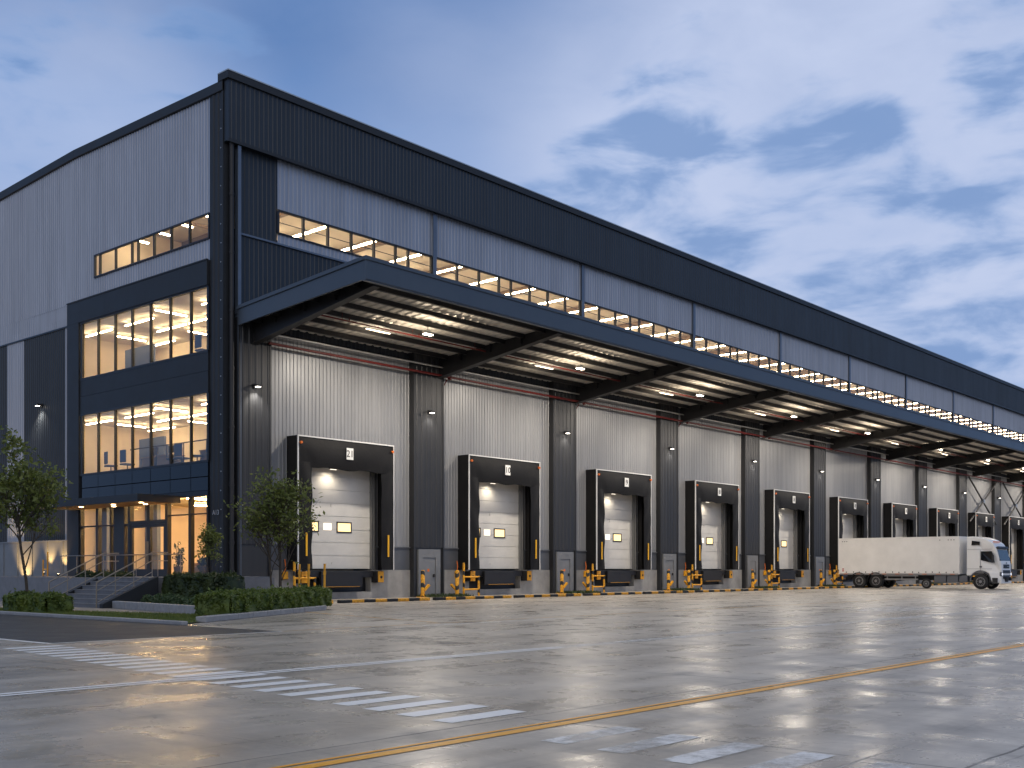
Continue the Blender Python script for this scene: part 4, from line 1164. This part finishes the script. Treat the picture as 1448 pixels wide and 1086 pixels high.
for k in range(6):
    f = (k + .4) / 6
    round_bush((-6.55 - .95 * f, -4.6 - 6.2 * f, .12), .30 + .05 * (k % 3), '%s small pale round bush behind the planter kerb, counted from the stairs' % ORD[k], k + 2)
# planter kerb, soil
mb = MB()
def wallseg(mb, a, b, w, z0, z1):
    a, b = Vector((*a, 0)), Vector((*b, 0)); d = (b - a).normalized(); s = Vector((-d.y, d.x, 0)) * w / 2
    mb.hull8([(*(a - s)[:2], z0), (*(b - s)[:2], z0), (*(b + s)[:2], z0), (*(a + s)[:2], z0), (*(a - s)[:2], z1), (*(b - s)[:2], z1), (*(b + s)[:2], z1), (*(a + s)[:2], z1)])
for k in range(6):
    f0, f1 = k / 6, (k + 1) / 6 - .002
    wallseg(mb, (-7.25 - 1.15 * f0, -3.95 - 7.4 * f0), (-7.25 - 1.15 * f1, -3.95 - 7.4 * f1), .28, 0, .27)
tag(mb.build('planter_kerb', M['stone'], bevel=.02), 'low granite block kerb edging the planter right of the stairs', 'kerb')
mb = MB()
isl = [(-11.4, -15.45), (-3.4, -10.75)]
for k in range(9):
    f0, f1 = k / 9, (k + 1) / 9 - .0015
    wallseg(mb, (-11.2 + 7.8 * f0, -15.35 + 4.6 * f0), (-11.2 + 7.8 * f1, -15.35 + 4.6 * f1), .3, 0, .16)
tag(mb.build('island_kerb', M['stone'], bevel=.02), 'pale granite kerb along the front of the clipped hedge island', 'kerb')
mb = MB(); mb.quad((-11.1, -15.2, .10), (-3.5, -10.7, .10), (-.3, -6.2, .10), (-.3, -4.0, .10), (-7.2, -4.0, .10), (-8.4, -11.4, .10))
tag(mb.build('planting_soil', M['soil']), kind='structure')
# timber stakes by the corner tree
for k, (x, y) in enumerate(((-1.2, -7.2), (-.7, -6.0), (-1.9, -9.0))):
    mb = MB(); mb.tube([(0, 0, 0), (.04, .02, 1.5)], .045, 7); mb.tube([(.03, .02, 1.1), (.036, .02, 1.22)], .06, 7)
    tag(mb.build('tree_stake', M['yellow'], loc=(x, y, .1)), ['yellow marker post right of the corner tree trunk', 'yellow marker post farthest behind the corner tree', 'yellow marker post in front of the corner tree'][k], 'post', 'yellow posts around the corner tree')

# stairs and landing
S = thing('entrance_stairs', 'dark stone entrance stairs up to the lobby landing', 'stairs', (0, 0, 0))
N_ = 7
for k in range(N_):
    z1 = 1.10 * (k + 1) / N_; xa = -7.65 + .32 * k
    mb = MB(); mb.box(xa, xa + (.34 if k < N_ - 1 else 5.5), -3.6, .15, z1 - .157, z1 - .03); mb.box(xa - .03, xa + (.36 if k < N_ - 1 else 5.5), -3.61, .16, z1 - .03, z1)
    mb.build('tread', M['step'], S)
mb = MB(); mb.box(-5.7, -.16, -3.7, 12.2, 0, 1.06); mb.build('landing', M['step'], S)
for y in (-3.85, .17):
    mb = MB(); mb.hull8([(-7.7, y, 0), (-5.5, y, 0), (-5.5, y + .22, 0), (-7.7, y + .22, 0), (-7.7, y, .16), (-5.5, y, 1.14), (-5.5, y + .22, 1.14), (-7.7, y + .22, .16)]); mb.build('stringer', M['dark_trim'], S)
def rail(y, label):
    t = thing('handrail', label, 'handrail', (0, 0, 0), group='steel stair handrails')
    a, b = Vector((-7.75, y, .92)), Vector((-5.55, y, 2.02)); c = Vector((-4.9, y, 2.02))
    MB().tube([(-7.75, y, 0), (-7.75, y, .92)], .028, 8).build('post', M['rail'], t)
    for f in (.33, .66, 1.0):
        p = a.lerp(b, f); MB().tube([(p.x, y, max(0, 1.12 * f - .1)), tuple(p)], .018, 8).build('post', M['rail'], t)
    MB().tube([a, b, c], .026, 8).build('top_rail', M['rail'], t)
    MB().tube([a - Vector((0, 0, .3)), b - Vector((0, 0, .3)), c - Vector((0, 0, .3))], .017, 8).build('mid_rail', M['rail'], t)
    MB().tube([a - Vector((0, 0, .72)), b - Vector((0, 0, .72))], .017, 8).build('low_rail', M['rail'], t)
rail(.05, 'steel handrail on the left side of the entrance stairs'); rail(-3.5, 'steel handrail on the right side of the entrance stairs')
t = thing('landing_rail', 'thin steel guard rail along the landing in front of the lobby glass', 'railing', (0, 0, 0))
MB().tube([(-1.4, 1.1, 2.05), (-1.4, 11.9, 2.05)], .024, 8).build('top_rail', M['rail'], t)
for y in (1.2, 3.0, 4.8, 6.6, 8.4, 10.2, 11.8): MB().tube([(-1.4, y, 1.06), (-1.4, y, 2.05)], .018, 6).build('post', M['rail'], t)
# entrance canopy downlights
for k, (x, y) in enumerate(((-1.5, 4.2), (-.7, 5.2), (-1.5, 6.6), (-.7, 8.0), (-1.5, 9.6))):
    m_ = MB(); m_.tube([(0, 0, 0), (0, 0, .015)], .10, 14)
    tag(m_.build('downlight', M['downlight'], loc=(x, y, 4.365)), '%s round downlight in the entrance canopy soffit, counted from its near end' % ORD[k], 'downlight', 'downlights in the entrance canopy')
    add_light('downlight_light', 'SPOT', (x, y, 4.33), 22, (1, .7, .38), .06, (0, 0, 0), 120, .8)
# garden uplights on the left plinth
def uplight(x, y, z, aim, e, label, parent=None):
    t = thing('garden_spotlight', label, 'spotlight', (x, y, z), group='garden spotlights by the left plinth')
    MB().tube([(0, 0, 0), (0, 0, .14)], .015, 6).build('spike', M['steel_dark'], t)
    MB().tube([(0, 0, .12), (.03, 0, .26)], [.05, .065], 10).build('head', M['steel_dark'], t)
    MB().tube([(.03, 0, .262), (.032, 0, .268)], .05, 10).build('lens', M['downlight'], t)
    add_light('garden_light', 'SPOT', (x, y, z + .33), e, (1.0, .62, .22), .04, aim, 85, .8)
uplight(-.75, 18.4, .0, (0, R(180 + 16), 0), 900, 'garden spotlight washing the far left concrete plinth')
uplight(-.45, 15.6, 1.0, (0, R(180 + 8), 0), 360, 'garden spotlight beside the pale plinth panel behind the left tree')
uplight(-.45, 14.0, .9, (0, R(180 + 8), 0), 360, 'garden spotlight next to the office frame base')
mb = MB(); mb.tube([(0, 0, 0), (0, 0, 2.3)], .04, 8); mb.tube([(0, .5, 0), (0, .5, 1.9)], .035, 8); mb.tube([(0, 0, 1.4), (0, .5, 1.4)], .03, 8)
tag(mb.build('gas_pipe', M['yellow'], loc=(-.5, 15.0, 0)), 'yellow pipe stand against the plinth left of the office', 'pipe')

# ------------------------------------------------------------------ ground
def sheet(name, pts, z, m, label=None):
    mb = MB(); mb.quad(*[(p[0], p[1], z) for p in pts]); return tag(mb.build(name, m), kind='structure')
mb = MB(); mb.quad((-600, -600, 0), (1400, -600, 0), (1400, 900, 0), (-600, 900, 0))
tag(mb.build('ground', M['yard']), kind='structure')
sheet('road', [(-17.6, -20.25), (-12.3, -20.25), (-12.3, 220), (-17.6, 220)], .004, M['asphalt'])
mb = MB(); mb.box(-12.3, -12.12, -16.2, 200, 0, .10)
tag(mb.build('road_kerb', M['stone'], bevel=.02), kind='structure')
sheet('path', [(-12.1, -3.0), (-8.5, -11.7), (-7.5, -4.0), (-.2, -3.9), (-.2, 60), (-12.1, 60)], .012, M['paving'])
sheet('lawn', [(-12.1, -16.0), (-11.0, -15.2), (-8.65, -11.6), (-10.1, -5.0), (-10.2, 5.0), (-12.1, 5.0)], .030, mat('lawn_soil', (.075, .10, .025), .9, 0, .3, 3))
mb = MB(); rg = random.Random(5)
def in_poly(x, y, P):
    c = False
    for i in range(len(P)):
        (x1, y1), (x2, y2) = P[i], P[i - 1]
        if (y1 > y) != (y2 > y) and x < (x2 - x1) * (y - y1) / (y2 - y1) + x1: c = not c
    return c
LP = [(-12.0, -15.9), (-11.1, -15.2), (-8.75, -11.7), (-10.2, -5.0), (-10.3, 5.0), (-12.0, 5.0)]
while len(mb.f) < 14000:
    x, y = rg.uniform(-12, -8.5), rg.uniform(-16, 5)
    if not in_poly(x, y, LP): continue
    h = rg.uniform(.03, .08); a = rg.random() * 6.28; w = .012
    mb.add([(x - w * math.cos(a), y - w * math.sin(a), .03), (x + w * math.cos(a), y + w * math.sin(a), .03), (x + rg.gauss(0, .02), y + rg.gauss(0, .02), .03 + h)], [(0, 1, 2)])
tag(mb.build('grass', M['grass']), 'short strip of green lawn grass beside the road kerb', 'grass', kind='stuff')
mb = MB(); rg = random.Random(9)
for i in range(1, 9):
    for _ in range(700):
        x = PX[i] + rg.uniform(-1.0, 1.9); y = -rg.uniform(.5, 1.7); s = rg.uniform(.02, .06); a = rg.random() * 6.28
        mb.add([(x - s * math.cos(a), y - s * math.sin(a), .01), (x + s * math.cos(a), y + s * math.sin(a), .01), (x + rg.gauss(0, .05), y + rg.gauss(0, .05), .01 + rg.uniform(.05, .2))], [(0, 1, 2)])
tag(mb.build('weeds', M['shrub']), 'low green weeds growing at the foot of the pilasters', 'weeds', kind='stuff')
# markings
def strip(mb, x0, x1, y0, y1, z): mb.quad((x0, y0, z), (x1, y0, z), (x1, y1, z), (x0, y1, z))
mb = MB(); n = 0; y = -20.9
while y > -33.4:
    x0 = -19.0 + (y + 22) * (1.38 / 11); strip(mb, x0, x0 + 1.06, y - .27, y, .004); y -= .56
tag(mb.build('zebra_crossing', M['p_white']), kind='structure')
mb = MB(); y = -34.75
while y > -40:
    x0 = -20.6 + (y + 34) * .1; strip(mb, x0, x0 + 1.1, y - .27, y, .004); y -= .62
tag(mb.build('faded_crossing', M['p_white2']), kind='structure')
mb = MB(); strip(mb, -80, -12.2, -28.12, -28.0, .0045); strip(mb, -80, -12.2, -28.30, -28.19, .0045)
tag(mb.build('white_lane_line', M['p_white']), kind='structure')
mb = MB(); strip(mb, -12.2, 120, -28.12, -28.0, .0045); strip(mb, -12.2, 120, -28.30, -28.19, .0045); strip(mb, -8.5, -3.2, -21.0, -20.85, .0045)
for k in range(10):
    x = 4.6 + 11.15 * k; strip(mb, x - .06, x + .06, -19.5, -8.5, .0045); strip(mb, x + 6.0, x + 6.12, -19.5, -8.5, .0045)
for (a, b, y) in ((8, 13, -24.3), (20, 26, -24.3), (34, 40, -24.3)): 
    for q in range(4): strip(mb, a, b, y - q * .5, y - .2 - q * .5, .0045)
tag(mb.build('faded_bay_lines', M['p_white2']), kind='structure')
mb = MB(); strip(mb, -60, 160, -34.16, -34.11, .006); strip(mb, -60, 160, -34.34, -34.21, .006)
tag(mb.build('yellow_double_line', M['p_yellow']), kind='structure')
mb = MB(); strip(mb, -12.3, 120, -20.32, -20.20, .0045); mb.quad((-4.9, -11.4, .0045), (-4.75, -11.4, .0045), (-7.1, -20.1, .0045), (-7.25, -20.1, .0045))
tag(mb.build('faded_yellow_line', M['p_yellow2']), kind='structure')
mb = MB(); strip(mb, -17.75, -12.3, -20.36, -20.26, .0045); strip(mb, -17.78, -17.64, -20.26, 80, .0045)
tag(mb.build('road_edge_line', M['p_white']), kind='structure')

# ------------------------------------------------------------------ sky and sun
world = bpy.data.worlds.new('World'); scene.world = world; world.use_nodes = True
nt = world.node_tree; N = nt.nodes; L = nt.links
bg = N['Background']
SUN_EL, SUN_ROT = R(3.0), R(228)
sky = N.new('ShaderNodeTexSky'); sky.sky_type = 'NISHITA'; sky.sun_disc = False
sky.sun_elevation = SUN_EL; sky.sun_rotation = SUN_ROT; sky.air_density = 1.0; sky.dust_density = .6; sky.ozone_density = 4.0
tc = N.new('ShaderNodeTexCoord')
nrm = N.new('ShaderNodeVectorMath'); nrm.operation = 'NORMALIZE'; L.new(tc.outputs['Generated'], nrm.inputs[0])
sx = N.new('ShaderNodeSeparateXYZ'); L.new(nrm.outputs[0], sx.inputs[0])
def wm(op, a, b=None, clamp=False):
    n = N.new('ShaderNodeMath'); n.operation = op; n.use_clamp = clamp
    for i, v in enumerate((a, b)):
        if v is None: continue
        if isinstance(v, (int, float)): n.inputs[i].default_value = v
        else: L.new(v, n.inputs[i])
    return n.outputs[0]
zc = wm('ADD', wm('MAXIMUM', sx.outputs['Z'], 0.0), .16)
cv = N.new('ShaderNodeCombineXYZ'); L.new(wm('DIVIDE', sx.outputs['X'], zc), cv.inputs['X']); L.new(wm('DIVIDE', sx.outputs['Y'], zc), cv.inputs['Y'])
def wnoise(scale, detail, rough, off=(0, 0, 0), dist=.3, st=(1, 1, 1)):
    mp = N.new('ShaderNodeMapping'); mp.inputs['Location'].default_value = off; mp.inputs['Scale'].default_value = st
    L.new(cv.outputs[0], mp.inputs['Vector'])
    n = N.new('ShaderNodeTexNoise'); n.inputs['Scale'].default_value = scale; n.inputs['Detail'].default_value = detail; n.inputs['Roughness'].default_value = rough; n.inputs['Distortion'].default_value = dist
    L.new(mp.outputs[0], n.inputs['Vector']); return n.outputs['Fac']
def wr(v, a, b, c=0.0, d=1.0, smooth=True):
    r = N.new('ShaderNodeMapRange'); r.interpolation_type = 'SMOOTHSTEP' if smooth else 'LINEAR'
    r.inputs['From Min'].default_value = a; r.inputs['From Max'].default_value = b; r.inputs['To Min'].default_value = c; r.inputs['To Max'].default_value = d
    L.new(v, r.inputs['Value']); return r.outputs[0]
def blob(d, c0, c1):      # 1 near a compass direction of the sky
    dp = N.new('ShaderNodeVectorMath'); dp.operation = 'DOT_PRODUCT'; v = Vector(d).normalized(); dp.inputs[1].default_value = v
    L.new(nrm.outputs[0], dp.inputs[0]); return wr(dp.outputs['Value'], math.cos(R(c1)), math.cos(R(c0)))
def mixc(f, a, b):
    n = N.new('ShaderNodeMix'); n.data_type = 'RGBA'
    if isinstance(f, (int, float)): n.inputs[0].default_value = f
    else: L.new(f, n.inputs[0])
    for i, v in ((6, a), (7, b)):
        if isinstance(v, tuple): n.inputs[i].default_value = (*v, 1)
        else: L.new(v, n.inputs[i])
    return n.outputs[2]
# everything below is in units of the sky texture (physical), scaled by the background strength
SK = 10.0
def c(r, g, b): return (r * SK, g * SK, b * SK)
tint = N.new('ShaderNodeVectorMath'); tint.operation = 'MULTIPLY'; tint.inputs[1].default_value = (.9, 1.0, 1.25); L.new(sky.outputs[0], tint.inputs[0])
def dnoise(scale, detail, rough, off=(0, 0, 0), dist=.3, st=(1, 1, 2.0)):
    mp = N.new('ShaderNodeMapping'); mp.inputs['Location'].default_value = off; mp.inputs['Scale'].default_value = st
    L.new(nrm.outputs[0], mp.inputs['Vector'])
    n = N.new('ShaderNodeTexNoise'); n.inputs['Scale'].default_value = scale; n.inputs['Detail'].default_value = detail; n.inputs['Roughness'].default_value = rough; n.inputs['Distortion'].default_value = dist
    L.new(mp.outputs[0], n.inputs['Vector']); return n.outputs['Fac']
soft = dnoise(3.2, 5, .5, (3.1, 1.7, 0), .3, (1, 1, 1.6))
fine = dnoise(7.5, 8, .55, (.4, 5.2, 0), .3)
grad = mixc(wr(wm('ADD', sx.outputs['Z'], wm('MULTIPLY', wm('SUBTRACT', soft, .5), .25)), .33, .47, 0, 1), c(.15, .275, .54), c(.056, .155, .38))
base = mixc(.12, grad, tint.outputs[0])
bright = blob((.885, .35, .285), 1, 22)
bright2 = blob((.42, .86, .30), 1, 13)
bright3 = blob((.75, .53, .38), 1, 16)
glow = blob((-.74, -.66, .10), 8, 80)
white_amt = wm('ADD', wm('MULTIPLY', wr(soft, .38, .70), .20), wm('ADD', wm('ADD', wm('MULTIPLY', bright, .95), wm('MULTIPLY', bright3, .34)), wm('MULTIPLY', bright2, .55)), True)
white_amt = wm('MULTIPLY', white_amt, wr(fine, .2, .7, .78, 1.0), True)
col1 = mixc(white_amt, base, c(.44, .505, .68))
dk = dnoise(9, 7, .52, (4.1, 2.9, 1.6), .3, (1, 1, 3.0))
places = wm('ADD', wm('ADD', blob((.918, .32, .218), 2, 9.5), blob((.770, .535, .305), 2, 9.5)), wm('ADD', wm('MULTIPLY', blob((.853, .390, .345), .3, 4.6), .9), blob((.888, .235, .40), 1, 6.5)), True)
places2 = wm('ADD', places, wm('ADD', wm('MULTIPLY', blob((.42, .81, .41), 3, 12), .6), wm('MULTIPLY', blob((.945, .27, .17), 1, 5), .6)), True)
low = wm('SUBTRACT', dk, wm('MULTIPLY', wm('SUBTRACT', 1.0, places2), .30))
dark_amt = wm('MULTIPLY', wr(low, .35, .58), .74, True)
col2 = mixc(dark_amt, col1, mixc(wr(low, .42, .60), c(.18, .30, .54), c(.11, .22, .45)))
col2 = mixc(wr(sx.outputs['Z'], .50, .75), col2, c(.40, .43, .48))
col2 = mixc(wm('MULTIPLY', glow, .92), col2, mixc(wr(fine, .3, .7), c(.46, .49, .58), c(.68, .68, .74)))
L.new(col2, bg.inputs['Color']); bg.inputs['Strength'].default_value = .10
sd = bpy.data.lights.new('sun', 'SUN'); sd.energy = .12; sd.angle = R(25); sd.color = (1, .9, .8)
so_ = bpy.data.objects.new('sun', sd); COL.objects.link(so_)
sv = Vector((math.sin(SUN_ROT) * math.cos(SUN_EL), math.cos(SUN_ROT) * math.cos(SUN_EL), math.sin(SUN_EL) + .25))
so_.rotation_euler = sv.to_track_quat('Z', 'Y').to_euler()

# ------------------------------------------------------------------ camera
cd = bpy.data.cameras.new('camera'); cam = bpy.data.objects.new('camera', cd); COL.objects.link(cam)
cam.location = (-27.583, -40.481, 1.4)
YAW = 41.1155
cam.rotation_euler = (R(90), 0, R(YAW - 90))
cd.sensor_width = 36; cd.lens = 36 * 1557 / 1448
cd.shift_y = (805 - 543) / 1448
cd.clip_end = 3000; cd.clip_start = .1
scene.camera = cam
scene.render.resolution_x = 1024; scene.render.resolution_y = 768
vs_ = scene.view_settings; vs_.view_transform = 'Standard'; vs_.look = 'None'; vs_.exposure = .30; vs_.gamma = 1; vs_.use_curve_mapping = False
scene.cycles.use_denoising = True
scene.cycles.max_bounces = 7; scene.cycles.diffuse_bounces = 3; scene.cycles.glossy_bounces = 3; scene.cycles.transparent_max_bounces = 12
scene.cycles.caustics_reflective = False; scene.cycles.caustics_refractive = False
scene.cycles.sample_clamp_indirect = 6
